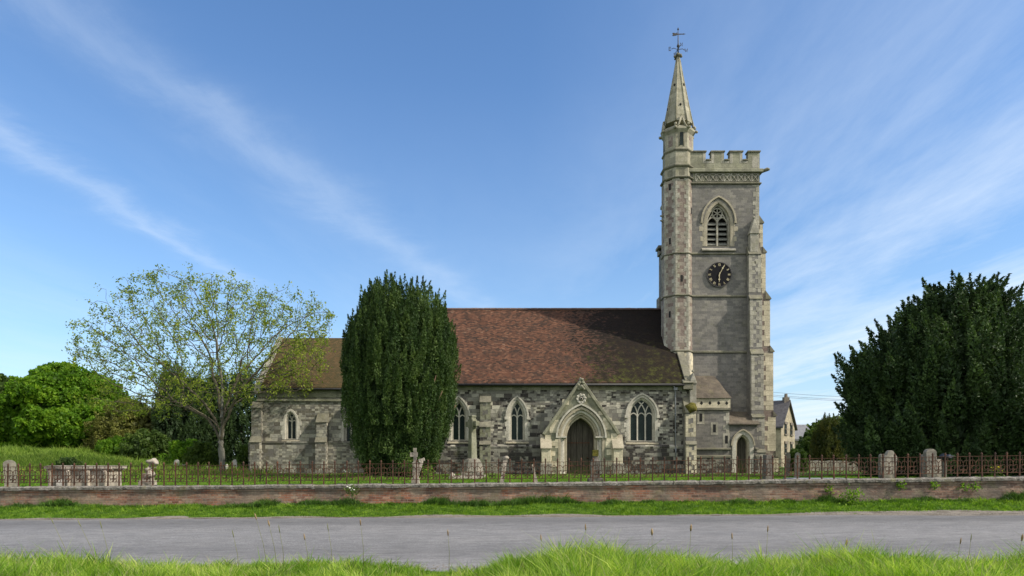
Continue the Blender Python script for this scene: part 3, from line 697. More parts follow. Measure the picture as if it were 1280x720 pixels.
for s_ in (-1, 1):
    for k, dx in enumerate((.17, .40)):
        m = MB(); xx = pcx+s_*(dw/2+dx); yy = PY+.24-.16*k
        m.tube([(xx, yy, GZ), (xx, yy, dzs-.12)], .055, 8); m.tube([(xx, yy, dzs-.16), (xx, yy, dzs-.10), (xx, yy, dzs)], [.06, .07, .11], 8)
        m.tube([(xx, yy, 1.45), (xx, yy, 1.53)], .075, 8); m.tube([(xx, yy, .6), (xx, yy, .95)], [.10, .08], 8); P(m, 'colonnette', 'plainwin', porch)
    m = MB(); xc = pcx+s_*(dw/2+.30); m.box(xc-.30, xc+.30, PY-.05, PY+.5, dzs-.01, dzs+.07); P(m, 'impost', 'plainwin', porch)
m = MB(); m.strip(archline(pcx, dw+1.13, dzs-.02, dza+.72), .10, PY-.10, PY+.03); P(m, 'hood_mould', 'plainwin', porch)
m = MB()
nb = 5
for k in range(nb):
    a = pcx-dw/2-.05+k*(dw+.1)/nb; m.box(a+.012, a+(dw+.1)/nb-.012, PY+.86+.006*(k % 2), PY+.93, .5, dza+.03)
m.box(pcx-dw/2-.1, pcx+dw/2+.1, PY+.935, PY+.97, .5, dza+.05)
dr = P(m, 'door', 'door', label='dark boarded oak door, green with moss at its foot', bevel=.006)
for z in (1.25, 2.55): m = MB(); m.box(pcx-dw/2+.02, pcx+dw/2-.25, PY+.835, PY+.858, z, z+.06); P(m, 'iron_strap', 'iron', dr)
m = MB(); m.tube([(pcx+.45, PY+.80, 1.72), (pcx+.45, PY+.86, 1.72)], .05, 8); P(m, 'door_ring', 'iron', dr)
# gable copings, apex carving, rose
m = MB(); ap = (pcx, pz(475))
for s_ in (-1, 1):
    e = (pcx+s_*(x1p-pcx+.10), pz(543)); m.strip([e, (ap[0]+s_*.0, ap[1])], .17, PY-.10, PY+.96+.004*s_)
P(m, 'gable_coping', 'parapet', porch, bevel=.02)
m = MB()
for k in range(3):
    for s_ in (-1, 1): m.blob((pcx+s_*(.09+.03*k), PY-.05, pz(478+4.0*k)), .10, k+s_, 1, .8)
m.blob((pcx, PY-.03, pz(475)), .12, 5, 2, .9, (1, 1, 1.2)); m.blob((pcx, PY-.05, pz(484)), .15, 8, 2, .8); P(m, 'carved_foliage', 'parapet', porch)
m = MB(); rc = (pcx, pz(498.5))
m.strip([(rc[0]+.21*math.cos(t*math.pi/10)*(1+.08*math.cos(t*math.pi/10*8)), rc[1]+.21*math.sin(t*math.pi/10)) for t in range(20)], .13, PY-.08, PY+.02, True)
for k in range(8):
    t = k*math.pi/4+.2; m.blob((rc[0]+.24*math.cos(t), PY-.06, rc[1]+.24*math.sin(t)), .065, k, 1, .4)
m.blob((rc[0], PY-.02, rc[1]), .13, 4, 1, .3); P(m, 'carved_rose', 'plainwin', porch)
m = MB(); m.box(rc[0]-.05, rc[0]+.05, PY-.15, PY-.02, rc[1]-.05, rc[1]+.05); P(m, 'rose_hollow', 'dark', porch)
# pale quoins; irregular cream blocks paint the sunlit patches on the porch front
m = MB()
for s_, xc in ((-1, x0p), (1, x1p)):
    quoin_col(m, xc-.006 if s_ < 0 else xc+.006, s_, PY-.018, PY+.3, .6, pz(541)-.03, .62, .34, .3)
for (a, b, ya, yb) in ((687, 699, 541, 525), (694, 700, 560, 549), (754, 765, 537, 522), (757, 763, 560, 551), (703, 711, 506, 499), (748, 756, 519, 514), (714, 719, 516, 511), (735, 741, 497, 492)):
    m.box(PX(a, PY), PX(b, PY), PY-.012, PY+.05, pz(ya), pz(yb))
P(m, 'quoins_and_sun_patches', 'creamy', porch)
for s_, xc in ((-1, x0p), (1, x1p)):                                    # low side buttresses
    a, b = (xc-.22, xc+.30) if s_ < 0 else (xc-.25, xc+.26)
    m = MB(); m.box(a, b, PY-.32, PY+.2, GZ, pz(561)); bo = P(m, 'porch_buttress', 'creamy', porch, bevel=.015)
    m = MB(); m.wedge(a-.05, b+.05, PY-.40, PY+.2, pz(561)+.003, pz(560), pz(543)); P(m, 'weathering', 'mould', bo)
    m = MB(); m.box(a-.06, b+.06, PY-.40, PY+.2, GZ, pz(579)); P(m, 'base_course', 'grave', bo, bevel=.02)
m = MB(); m.prism_y([(x0p+.1, pz(543)), (x1p-.1, pz(543)), (pcx, pz(482))], PY+.951, NY+.1); P(m, 'porch_roof', 'slate')

# tower
TY = 41.0; TX0, TX1 = 10.42, PX(949, TY); tz = lambda y: PZ(y, TY); TB = 46.9
bwx = PX(898, TY); bw = 1.42
bo_ = arch(bwx, bw+.30, tz(312), tz(278), tz(250.5)+.0)
m = MB(); m.prism_y([(TX0, GZ), (TX1, GZ), (TX1, tz(213)), (TX0, tz(213))], TY, TY+.6, [arch(bwx, bw+.28, tz(308), tz(279), tz(250))])
m.box(TX0, TX1, TY+.6, TB, GZ, tz(213)); m.prism_x([(TY+.4, GZ), (46.6, GZ), (46.6, 8.2), (44, 10.9), (TY+.4, 8.5)], NX1-.05, TX0-.002)
P(m, 'tower_wall', 'tower', label='tall square tower of plain grey ashlar')
def band(z0, z1, e, mat='dark_string', name='string_course'):
    m = MB(); m.box(TX0-e, TX1+e, TY-e, TB+e, z0, z1); return P(m, name, mat, bevel=min(.03, (z1-z0)*.3))
band(tz(318.5), tz(316.2), .07); band(tz(371.6), tz(369), .09); band(tz(441.5), tz(438.5), .09); band(tz(216.5), tz(212), .20, 'parapet'); band(tz(230.5), tz(228.6), .12)
band(tz(563), tz(560), .16); band(tz(572), tz(567.5), .24); band(tz(599), tz(574), .30, 'tower', 'tower_plinth')
# belfry window
m = MB(); ring(m, bwx, bw, tz(308), tz(279), tz(254), .17, TY-.015, TY+.35); jambs(m, bwx, bw+.36, tz(308), tz(279), TY-.013, TY+.1, .24, .3)
bf = P(m, 'belfry_window', 'mould', bevel=.015)
m = MB(); ring(m, bwx, bw-.18, tz(307), tz(279), tz(256), .10, TY+.14, TY+.4); P(m, 'inner_order', 'pale', bf)
m = MB(); m.strip(archline(bwx, bw+.60, tz(277), tz(246)), .10, TY-.10, TY+.02)
for s_ in (-1, 1): m.box(bwx+s_*(bw/2+.30)-.07, bwx+s_*(bw/2+.30)+.07, TY-.09, TY+.02, tz(279), tz(276.8))
P(m, 'hood_mould', 'mould', bf)
m = MB(); m.wedge(bwx-bw/2-.30, bwx+bw/2+.30, TY-.16, TY+.32, tz(314), tz(312.5), tz(306)); P(m, 'sill', 'pale', bf)
m = MB(); tw = bw-.22; tcz = tz(265)
m.box(bwx-.05, bwx+.05, TY+.22, TY+.36, tz(307), tz(272))
m.strip([(bwx+.30*math.cos(t*math.pi/10), tcz+.30*math.sin(t*math.pi/10)) for t in range(20)], .07, TY+.22, TY+.34, True)
for q in range(3):
    t = q*math.pi/3+math.pi/6; m.strip([(bwx+.3*math.cos(t), tcz+.3*math.sin(t)), (bwx-.3*math.cos(t), tcz-.3*math.sin(t))], .05, TY+.225+.002*q, TY+.335)
for s_ in (-1, 1):
    c = bwx+s_*tw/4; m.strip(archline(c, tw/2-.02, tz(278), tz(270)), .06, TY+.224, TY+.33)
    m.strip([(bwx+s_*.48, tz(272)), (bwx+s_*.32, tz(266))], .05, TY+.226, TY+.33)
P(m, 'tracery', 'pale', bf)
m = MB()
for k in range(5):
    z = tz(305-k*6.3); m.add([(bwx-tw/2, TY+.26, z), (bwx+tw/2, TY+.26, z), (bwx+tw/2, TY+.26, z+.05), (bwx-tw/2, TY+.26, z+.05), (bwx-tw/2, TY+.5, z+.20), (bwx+tw/2, TY+.5, z+.20), (bwx+tw/2, TY+.5, z+.25), (bwx-tw/2, TY+.5, z+.25)],
          [(0, 1, 2, 3), (3, 2, 6, 7), (1, 0, 4, 5), (0, 3, 7, 4), (1, 5, 6, 2), (5, 4, 7, 6)])
P(m, 'louvres', 'louvre', bf)
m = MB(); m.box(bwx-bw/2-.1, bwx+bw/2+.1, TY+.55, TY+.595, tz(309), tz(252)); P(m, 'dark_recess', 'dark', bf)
# clock
ccx, ccz, cr = PX(898.7, TY), tz(343.6), .735
m = MB(); m.prism_y([(ccx+cr*math.cos(t*math.pi/24), ccz+cr*math.sin(t*math.pi/24)) for t in range(48)], TY-.07, TY-.002); ck = P(m, 'clock_face', 'black', label='round black clock face with gilt Roman numerals')
m = MB(); m.strip([(ccx+(cr-.01)*math.cos(t*math.pi/24), ccz+(cr-.01)*math.sin(t*math.pi/24)) for t in range(48)], .045, TY-.09, TY-.05, True); P(m, 'clock_rim', 'vane', ck)
NUM = ['XII', 'I', 'II', 'III', 'IIII', 'V', 'VI', 'VII', 'VIII', 'IX', 'X', 'XI']
m = MB()
for k, s_ in enumerate(NUM):
    a = -k*math.pi/6; st = len(m.v); hh = .155; w_ = {'I': .036, 'V': .075, 'X': .075}; tot = sum(w_[c] for c in s_); x = -tot/2
    def g(pts, b=.020): m.strip([(ccx+p[0], ccz+cr*.80+p[1]) for p in pts], b*.72, TY-.084, TY-.066)
    for c in s_:
        ww = w_[c]; xm = x+ww/2
        if c == 'I': g([(xm, -hh/2), (xm, hh/2)], .026)
        elif c == 'V': g([(xm-.032, hh/2), (xm, -hh/2)], .026); g([(xm, -hh/2), (xm+.032, hh/2)], .014)
        else: g([(xm-.032, hh/2), (xm+.032, -hh/2)], .026); g([(xm-.032, -hh/2), (xm+.032, hh/2)], .014)
        x += ww
    
    ca, sa = math.cos(a), math.sin(a)
    m.v[st:] = [(ccx+(p[0]-ccx)*ca-(p[2]-ccz)*sa, p[1], ccz+(p[0]-ccx)*sa+(p[2]-ccz)*ca) for p in m.v[st:]]
P(m, 'numerals', 'gold', ck)
def hand(ang, ln, w_, y, name):
    m = MB(); d = (math.sin(ang), math.cos(ang)); n_ = (d[1], -d[0])
    pts = [(-.12, .35), (.0, .6), (ln*.55, .45), (ln*.62, 1.5), (ln*.75, .5), (ln, .1)]
    l = [(ccx+d[0]*t+n_[0]*w_*k, ccz+d[1]*t+n_[1]*w_*k) for t, k in pts]; r_ = [(ccx+d[0]*t-n_[0]*w_*k, ccz+d[1]*t-n_[1]*w_*k) for t, k in pts]
    m.prism_y(l+r_[::-1], y, y+.012); P(m, name, 'gold', ck)
hand(R(27), .66, .034, TY-.125, 'minute_hand'); hand(R(182), .46, .045, TY-.108, 'hour_hand')
# parapet and battlements
def merl(lo, hi, xmap):  # outline in (u,z)
    pass
g0, g1 = tz(201), tz(190.5); zb = tz(212)+.001
pxs = [(867, 1), (882, 0), (889, 1), (905, 0), (912, 1), (928, 0), (935, 1), (949.5, 1)]
pts = [(TX0+.02, zb), (PX(949.5, TY), zb), (PX(949.5, TY), g1)]
edges = [935, 928, 912, 905, 889, 882]; hi = True
for e in edges: pts += [(PX(e, TY), g1 if hi else g0), (PX(e, TY), g0 if hi else g1)]; hi = not hi
pts += [(TX0+.02, g1)]
m = MB(); m.prism_y(pts, TY-.02, TY+.35)
w_t = TB-TY
for xx in (TX0, TX1-.36):                                       # side parapets
    q = [(TB, zb), (TB, g1)]; y = TB
    k = 0
    while y > TY+1.0: y -= .75 if k % 2 == 0 else .36; q += [(y, g1 if k % 2 == 0 else g0), (y, g0 if k % 2 == 0 else g1)]; k += 1
    q = q[:-1]; q += [(TY+.36, q[-1][1]), (TY+.36, zb)]
    m.prism_x(q, xx, xx+.35)
m.box(TX0+.36, TX1-.37, TB-.35, TB, zb, g0+.1); P(m, 'parapet', 'parapet', label='battlemented parapet')
m = MB()
edge_pts = [(949.5, g1), (935, g1), (935, g0), (928, g0), (928, g1), (912, g1), (912, g0), (905, g0), (905, g1), (889, g1), (889, g0), (882, g0), (882, g1), (867, g1)]
for (a, za_), (b, zb_) in zip(edge_pts, edge_pts[1:]):
    if za_ == zb_: m.box(PX(b, TY)-(.05 if za_ == g1 else -.02), PX(a, TY)+(.05 if za_ == g1 else -.02), TY-.09, TY+.42, za_+.002, za_+.09)
P(m, 'parapet_coping', 'dark_string', bevel=.015)
m = MB()
for (a, b) in ((889, 905), (912, 928)):
    for xx in (a, b-3.6): m.box(PX(xx, TY), PX(xx+3.6, TY), TY-.028, TY+.02, g0-.15, g1-.02)
for (a, b) in ((879, 892), (902, 915), (925, 938)): m.box(PX(a+3.6, TY), PX(b-3.6, TY), TY-.03, TY+.02, g0-.15, g0)
m.box(PX(878.4, TY), PX(882, TY), TY-.028, TY+.02, g0-.15, g1-.02); m.box(PX(940, TY), PX(949.2, TY), TY-.028, TY+.02, zb+.1, g1-.25)
P(m, 'pale_dressings', 'pale')
m = MB()                                                        # frieze of quatrefoils
x = PX(868.5, TY); st_ = (PX(948, TY)-x)/9
fz0, fz1 = tz(228.2), tz(217)
m.box(PX(866, TY), TX1+.02, TY-.03, TY-.002, fz0, fz1)
fr_ = P(m, 'frieze', 'parapet')
m = MB()
for k in range(9):
    cx_ = x+(k+.5)*st_; hz_ = (fz0+fz1)/2; hw = st_/2-.03; hh = (fz1-fz0)/2-.05
    for sgn in ((1, 1), (1, -1), (-1, 1), (-1, -1)):
        pass
    m.strip([(cx_-hw, hz_-hh), (cx_+hw, hz_-hh), (cx_+hw, hz_+hh), (cx_-hw, hz_+hh)], .04, TY-.09, TY-.025, True)
    m.strip([(cx_-hw, hz_-hh), (cx_, hz_), (cx_+hw, hz_+hh)], .04, TY-.085, TY-.026); m.strip([(cx_-hw, hz_+hh), (cx_, hz_), (cx_+hw, hz_-hh)], .04, TY-.083, TY-.027)
    m.blob((cx_, TY-.07, hz_), .06, k, 1, .3)
P(m, 'frieze_tracery', 'pale', fr_)
m = MB()
def gargoyle(x, y, z, dx, dy):
    d = Vector((dx, dy, 0)).normalized(); p = Vector((x, y, z))
    m.tube([p, p+d*.25+Vector((0, 0, .02)), p+d*.42+Vector((0, 0, .06)), p+d*.55+Vector((0, 0, .03))], [.13, .10, .11, .05], 6)
gargoyle(TX1+.05, TY, tz(214.5), 1, -.5); m2 = m; P(m, 'gargoyle', 'dark_string')
m = MB(); m.tube([(TX1-.02, TY+3, tz(214.5)), (TX1+.6, TY+3, tz(214))], [.12, .06], 6); P(m, 'gargoyle', 'dark_string')
# tower corner buttresses
bx0, bx1 = PX(937.5, 40.4), PX(953, 40.4)
bb = buttress(bx0, bx1-.02, TY, [(1.15, PZ(566, 40)), (1.0, PZ(522, 40)), (.85, PZ(443, 40.2)), (.62, PZ(374, 40.4)), (.42, PZ(318, 40.6))], 'tower', quo='pale')
m = MB(); xm = (bx0+PX(949, 40.6))/2; xa, xb = PX(938, 40.6), PX(948, 40.6)
m.box(xa, xb, TY-.38, TY, PZ(316, 40.6)+.05, PZ(290, 40.6)); m.prism_y([(xa-.06, PZ(292, 40.6)), (xb+.06, PZ(292, 40.6)), ((xa+xb)/2, PZ(272, 40.6))], TY-.44, TY-.001)
m.blob(((xa+xb)/2, TY-.3, PZ(271, 40.6)), .09, 2, 1); P(m, 'buttress_gablet', 'pale', bb, bevel=.02)
st = [(571, 973.5), (522, 969.5), (440, 966.5), (372, 961.5), (316, 956.5), (278, 953.5)]
yb0, yb1 = TY+.45, TY+1.25
m = MB(); c = MB(); q = MB(); zb_ = GZ
stg = [(973, 571), (969.5, 520), (966.5, 440), (962.5, 374), (957, 316), (953.5, 279)]
for i, (xe, yt) in enumerate(stg):
    D_ = yb0; xx = PX(xe, D_); zt = PZ(yt, D_); m.box(TX1-.02+.0*i, xx, yb0, yb1, zb_, zt)
    nx = PX(stg[i+1][0], D_) if i+1 < len(stg) else TX1
    c.add([(nx-.02, yb0-.05, zt), (xx+.07, yb0-.05, zt), (xx+.07, yb1+.05, zt), (nx-.02, yb1+.05, zt), (nx-.02, yb0-.05, zt+(xx-nx)*1.6+.1), (nx-.02, yb1+.05, zt+(xx-nx)*1.6+.1), (xx+.07, yb0-.05, zt+.05), (xx+.07, yb1+.05, zt+.05)],
          [(0, 1, 6, 4), (1, 2, 7, 6), (2, 3, 5, 7), (4, 6, 7, 5), (0, 3, 2, 1), (0, 4, 5, 3)])
    quoin_col(q, xx+.004, 1, yb0-.01, yb0+.3, zb_+.35, zt-.05, (xx-TX1)*.9, (xx-TX1)*.45, .3); zb_ = zt
b2_ = P(m, 'side_buttress', 'turret'); P(c, 'weathering', 'dark_string', b2_); P(q, 'quoins', 'creamy', b2_)  # warmer stone and cream quoins paint the warm sunlight on this buttress
m = MB()                                                          # quoins of upper tower corner
quoin_col(m, TX1+.006, 1, TY-.012, TY+.3, tz(310), tz(231), .4, .22, .28); P(m, 'tower_quoins', 'pale')
# far side buttress seen left of the turret
m = MB(); m.box(PX(823, 44.5), TX0-.001, 44.3, 45.1, 8, PZ(372, 44.5)); m.box(PX(826, 44.5), TX0-.001, 44.32, 45.08, PZ(372, 44.5)+.05, PZ(318, 44.5)); m.box(PX(822, 44.5), TX0, 44.25, 45.15, PZ(311, 44.5), PZ(308, 44.5))
m.wedge(PX(824, 44.5), TX0, 44.28, 45.12, PZ(318, 44.5), PZ(316, 44.5), PZ(308, 44.5)); P(m, 'side_buttress', 'tower')

# stair turret
UX, UY = PX(847.7, 41.6), 41.62; ua = 1/math.cos(math.pi/8); uz = lambda y: PZ(y, 40.75)
def tur(name, mat, prof, par=None, **k): m = MB(); m.lathe(UX, UY, [(a*ua, z) for a, z in prof], 8); return P(m, name, mat, par, **k)
tb = tur('stair_turret', 'turret', [(.955, GZ), (.955, uz(440)), (.93, uz(438)), (.93, uz(371)), (.915, uz(369)), (.915, uz(224))], label='octagonal stair turret of pinkish stone')
tur('turret_base_stage', 'creamy', [(.965, 6.2), (.965, uz(441))], tb)
for y_, e, hh in ((440, .09, .14), (370, .08, .12), (317, .06, .08), (222.5, .09, .12)): tur('string_course', 'dark_string', [(.93+e*.3, uz(y_)-.02), (.93+e, uz(y_)+.03), (.93+e, uz(y_)+hh-.05), (.93, uz(y_)+hh)], tb)
tur('panelled_stage', 'spire', [(.90, uz(222)), (.90, uz(207))], tb)
tur('string_course', 'dark_string', [(.92, uz(209)), (1.0, uz(207.5)), (1.0, uz(206)), (.87, uz(204))], tb)
tur('lantern_stage', 'spire', [(.86, uz(205)), (.86, uz(187)), (.84, uz(185)), (.84, uz(162))], tb)
tur('string_course', 'dark_string', [(.87, uz(188.5)), (.93, uz(187)), (.93, uz(186)), (.84, uz(184.5))], tb)
tur('lantern_cornice', 'spire', [(.84, uz(165)), (.97, uz(161)), (.97, uz(159)), (.86, uz(156))], tb)
# pale angle stones up the turret
m = MB()
for k in range(8):
    m = MB(); t = math.pi/8+k*math.pi/4; z = 6.5; j = k
    if math.sin(t) > .5: continue
    cc = Vector((math.cos(t), math.sin(t), 0))
    while z < uz(225):
        l = .24 if j % 2 else .13; h_ = random.uniform(.22, .32)
        for sd in (-1, 1):
            tn = t+sd*math.pi/8; nrm = Vector((math.cos(tn), math.sin(tn), 0)); tg = Vector((-math.sin(tn), math.cos(tn), 0))*(-sd)
            rr = (.962 if z < uz(440) else .936 if z < uz(370) else .921)
            if j % 2 == (sd+1)//2: l2 = .24
            else: l2 = .12
            c0 = nrm*(rr-.1)-tg*(-1)*0; e0 = nrm*(rr)*1.0
            base = nrm*rr - tg*rr*math.tan(math.pi/8)
            p0 = base; p1 = base+tg*l2
            vs_ = []
            for zz in (z+.006, z+h_-.006):
                for q_ in (p0, p1, p1-nrm*.1, p0-nrm*.1): vs_.append((UX+q_.x+nrm.x*.006, UY+q_.y+nrm.y*.006, zz))
            m.add(vs_, [(0, 1, 5, 4), (1, 2, 6, 5), (2, 3, 7, 6), (3, 0, 4, 7), (4, 5, 6, 7), (3, 2, 1, 0)])
        z += h_; j += 1
    P(m, 'angle_quoins', 'pale', tb)
def facet_pt(k, u, r, z):      # k: facet index angle offset from front(-90deg), u sideways, r outward
    t = -math.pi/2+k*math.pi/4; return (UX+r*math.cos(t)-u*math.sin(t), UY+r*math.sin(t)+u*math.cos(t), z)
def fslit(mb, k, r, z0, z1, w, pointed=False, d=.02):
    vs_ = [facet_pt(k, -w/2, r+d, z0), facet_pt(k, w/2, r+d, z0), facet_pt(k, w/2, r+d, z1), facet_pt(k, 0, r+d, z1+(w*1.2 if pointed else .001)), facet_pt(k, -w/2, r+d, z1)]
    vb = [facet_pt(k, -w/2, r-.05, z0), facet_pt(k, w/2, r-.05, z0), facet_pt(k, w/2, r-.05, z1), facet_pt(k, 0, r-.05, z1+(w*1.2 if pointed else .001)), facet_pt(k, -w/2, r-.05, z1)]
    mb.add(vs_+vb, [(0, 1, 2, 3, 4)]+[((i+1) % 5, i, i+5, (i+1) % 5+5) for i in range(5)])
m = MB(); fslit(m, 0, .965, uz(452), uz(446), .13); P(m, 'stair_slit', 'dark', tb)
for (k, r_, y_) in ((-1, .93, 392), (0, .93, 348), (-1, .915, 300), (1, .915, 262), (-1, .915, 232)): m = MB(); fslit(m, k, r_, uz(y_+4), uz(y_-4), .13, d=.004); P(m, 'stair_slit', 'dark', tb)
for k in range(0, 8, 2): m = MB(); fslit(m, k, .84, uz(181), uz(165), .20, True, .008); P(m, 'lantern_light', 'glass', tb)
for k in range(1, 8, 2): m = MB(); fslit(m, k, .84, uz(181), uz(168), .30, False, .006); P(m, 'sunk_panel', 'turret', tb)
for k in range(8):
    m = MB()
    for s_ in ((-1, 1) if k % 2 == 0 else ()):
        a = [facet_pt(k, s_*.13, .84, uz(182)), facet_pt(k, s_*.13, .84, uz(164)), facet_pt(k, 0, .86, uz(160))]; m.tube([Vector(q_) for q_ in a], .035, 5)
        a = [facet_pt(k, s_*.36, .92, uz(161)), facet_pt(k, s_*.18, .93, uz(155)), facet_pt(k, 0, .90, uz(145))]; m.tube([Vector(q_) for q_ in a], [.06, .06, .05], 5)
    if k % 2 == 0: a = facet_pt(k, 0, .87, uz(144)); m.blob(a, .07, k, 1)
    t = math.pi/8+k*math.pi/4; b_ = (UX+1.08*math.cos(t), UY+1.08*math.sin(t), uz(160)); m.blob(b_, .12, k, 1, .7, (1, 1, .8))
    m.blob((UX+1.0*math.cos(t), UY+1.0*math.sin(t), uz(155)), .08, k, 1, .7, (1, 1, 1.6)); P(m, 'lantern_gablet', 'spire', tb)
for k in range(8): m = MB(); fslit(m, k, .90, uz(219), uz(211), .34, False, .006); P(m, 'sunk_panel', 'dark_string', tb)
sz = lambda y: PZ(y, UY)
m = MB(); m.lathe(UX, UY, [(.80*ua, sz(158)), (.62*ua, sz(138)), (.44*ua, sz(116)), (.25*ua, sz(94)), (.10*ua, sz(74)), (.06*ua, sz(70))], 8)
sp_ = P(m, 'spire', 'spire', label='slender eight-sided stone spire, ochre with lichen')
m = MB()
for k in range(8):
    m = MB(); t = math.pi/8+k*math.pi/4; prof = [(.80, 158), (.62, 138), (.44, 116), (.25, 94), (.10, 74)]
    m.tube([(UX+a*ua*1.0*math.cos(t), UY+a*ua*math.sin(t), sz(y_)) for a, y_ in prof], [.05, .045, .04, .035, .03], 5); P(m, 'spire_rib', 'spire', sp_)
m = MB()
for k in range(8):
    for (y_, r_) in ((137, .62), (109, .385)):
        if (k+(y_ == 109)) % 2 == 0: m = MB(); m.blob(facet_pt(k, 0, r_, sz(y_)), .07, k, 1, .2, (1, 1, 1.4)); P(m, 'spire_vent', 'dark', sp_)
m = MB(); m.blob((UX, UY, sz(69)), .14, 2, 2, .6, (1, 1, 1.1))
for k in range(6):
    t = k*math.pi/3; m.blob((UX+.2*math.cos(t), UY+.2*math.sin(t), sz(70.5)+.06*math.sin(k*2)), .09, k, 1, .6)
P(m, 'finial', 'dark_string', sp_)
m = MB(); m.tube([(UX, UY, sz(69)), (UX, UY, sz(52)), (UX, UY, sz(38))], [.05, .03, .018], 6)
m.lathe(UX, UY, [(.03, sz(60)), (.09, sz(57.5)), (.03, sz(54.5))], 8); m.lathe(UX, UY, [(.01, sz(38.2)), (.06, sz(36.8)), (.012, sz(34.5))], 8)
vane = P(m, 'weather_vane', 'vane')
m = MB()
for k in range(4):
    t = k*math.pi/2+R(8); d = Vector((math.cos(t), math.sin(t), 0)); o = Vector((UX, UY, sz(62)))
    m = MB(); m.tube([o, o+d*.28+Vector((0, 0, .07)), o+d*.42], .018, 5); P(m, 'compass_arm', 'vane', vane)
def letter(ch, k):
    t = k*math.pi/2+R(8); cx_, cy_ = UX+.52*math.cos(t), UY+.52*math.sin(t); z = sz(62)
    seg = {'N': [(-.06, -.1), (-.06, .1), (.06, -.1), (.06, .1)], 'E': [(.06, .1), (-.06, .1), (-.06, 0), (.04, 0), (-.06, 0), (-.06, -.1), (.06, -.1)],
           'S': [(.06, .1), (-.06, .08), (-.05, .0), (.05, 0), (.06, -.08), (-.06, -.1)], 'W': [(-.08, .1), (-.04, -.1), (0, .05), (.04, -.1), (.08, .1)]}[ch]
    mm = MB(); mm.strip([(cx_+a, z+b) for a, b in seg], .035, cy_-.012, cy_+.012); P(mm, 'compass_letter', 'vane', vane)
for ch, k in (('W', 0), ('S', 1), ('E', 2), ('N', 3)): letter(ch, k)
m = MB(); zz = sz(43); m.prism_y([(UX-.36, zz-.05), (UX-.30, zz-.10), (UX-.08, zz-.06), (UX-.08, zz-.03), (UX+.30, zz+.0), (UX+.30, zz-.02), (UX+.46, zz+.02), (UX+.30, zz+.06), (UX+.30, zz+.04), (UX-.05, zz+.04), (UX-.05, zz+.14), (UX-.14, zz+.06), (UX-.30, zz+.10), (UX-.36, zz+.06), (UX-.30, zz)], UY-.012, UY+.012)
P(m, 'vane_arrow', 'vane', vane)
m = MB(); 
for (xx, y_, l_) in ((-.95, 265, .35), (-.98, 271, .28)): m.tube([(UX+xx+.1, UY-.1, uz(y_)), (UX+xx-l_*.5, UY-.15, uz(y_-.5))], [.09, .04], 6)
P(m, 'gargoyle', 'dark_string', tb)

# stair block with hipped roof
VY = 39.75; vz = lambda y: PZ(y, VY); vx0, vx1 = PX(870, VY), PX(911.5, VY)
m = MB(); m.box(vx0, vx1, VY, TY+.5, GZ, vz(511)); sb = P(m, 'stair_block', 'tower')
m = MB(); m.box(vx0-.03, vx1+.05, VY-.06, TY+.3, vz(511)+.002, vz(498)); P(m, 'pale_band', 'creamy', sb)
m = MB(); m.box(vx0-.05, vx1+.09, VY-.11, TY-.1, vz(512.5), vz(510)); P(m, 'string_course', 'dark_string', sb)
m = MB()
for px_ in (876.5, 887, 898, 908):
    m = MB(); c_ = PX(px_, VY); m.prism_y([(c_-.10, vz(504)), (c_, vz(504)-.12), (c_+.10, vz(504)), (c_, vz(504)+.12)], VY-.065, VY-.03); P(m, 'quatrefoil_hole', 'dark', sb)
for px_, y_ in ((876, 522), (893, 535.5), (908, 549.5)):
    m = MB(); c_ = PX(px_, VY); m.box(c_-.085, c_+.085, VY-.016, VY+.05, vz(y_+5), vz(y_-5)); P(m, 'slit_window', 'dark', sb)
for px_, y_ in ((876, 522), (893, 535.5), (908, 549.5)):
    m = MB(); c_ = PX(px_, VY); a, b, z0_, z1_ = c_-.22, c_+.20, vz(y_+8), vz(y_-8)
    m.prism_y([(a, z0_), (b, z0_), (b, z1_), (a, z1_)], VY-.012, VY+.04, [[(c_-.085, vz(y_+5)), (c_+.085, vz(y_+5)), (c_+.085, vz(y_-5)), (c_-.085, vz(y_-5))]]); P(m, 'slit_surround', 'pale', sb)
m = MB(); quoin_col(m, vx1+.005, 1, VY-.011, VY+.3, vz(560), vz(513), .36, .2, .26)
P(m, 'quoins', 'pale', sb)
m = MB(); rz0 = vz(498)+.01
tl, trr = (vx0-.08, TY-.01, PZ(470, TY)), (PX(893, TY), TY-.01, PZ(470, TY))
fl, frr, br = (vx0-.08, VY-.16, rz0), (vx1+.10, VY-.16, rz0), (vx1+.10, TY-.01, rz0)
m.add([fl, frr, trr, tl, br, (vx0-.08, TY-.01, rz0)], [(0, 1, 2, 3), (1, 4, 2), (0, 3, 5), (0, 5, 4, 1)]); P(m, 'stair_block_roof', 'slate', rough=(.03, 3, .25))
# low door and its lean-to
m = MB(); lx0, lx1 = vx1, PX(944.5, VY)+.1
dcx = PX(928.5, VY); dhole = arch(dcx, .80+.36, GZ+.02, vz(556), vz(541))
m.prism_y([(lx0+.001, GZ), (lx1, GZ), (lx1, vz(531)), (lx0+.001, vz(531))], VY+.05, VY+.5, [dhole]); m.box(lx0+.001, lx1, VY+.6, TY+.2, GZ, vz(531)); lt = P(m, 'tower_lobby', 'tower')
m = MB(); ring(m, dcx, .78, GZ+.04, vz(556), vz(543.5), .24, VY-.02, VY+.4); lo = P(m, 'lobby_arch', 'plainwin', lt, bevel=.02)
m = MB(); ring(m, dcx, .62, GZ+.04, vz(556), vz(545.5), .10, VY+.1, VY+.42); P(m, 'inner_arch', 'mould', lt)
m = MB(); m.strip(archline(dcx, 1.32, vz(557), vz(537)), .08, VY-.09, VY+.03); P(m, 'hood_mould', 'mould', lt)
m = MB()
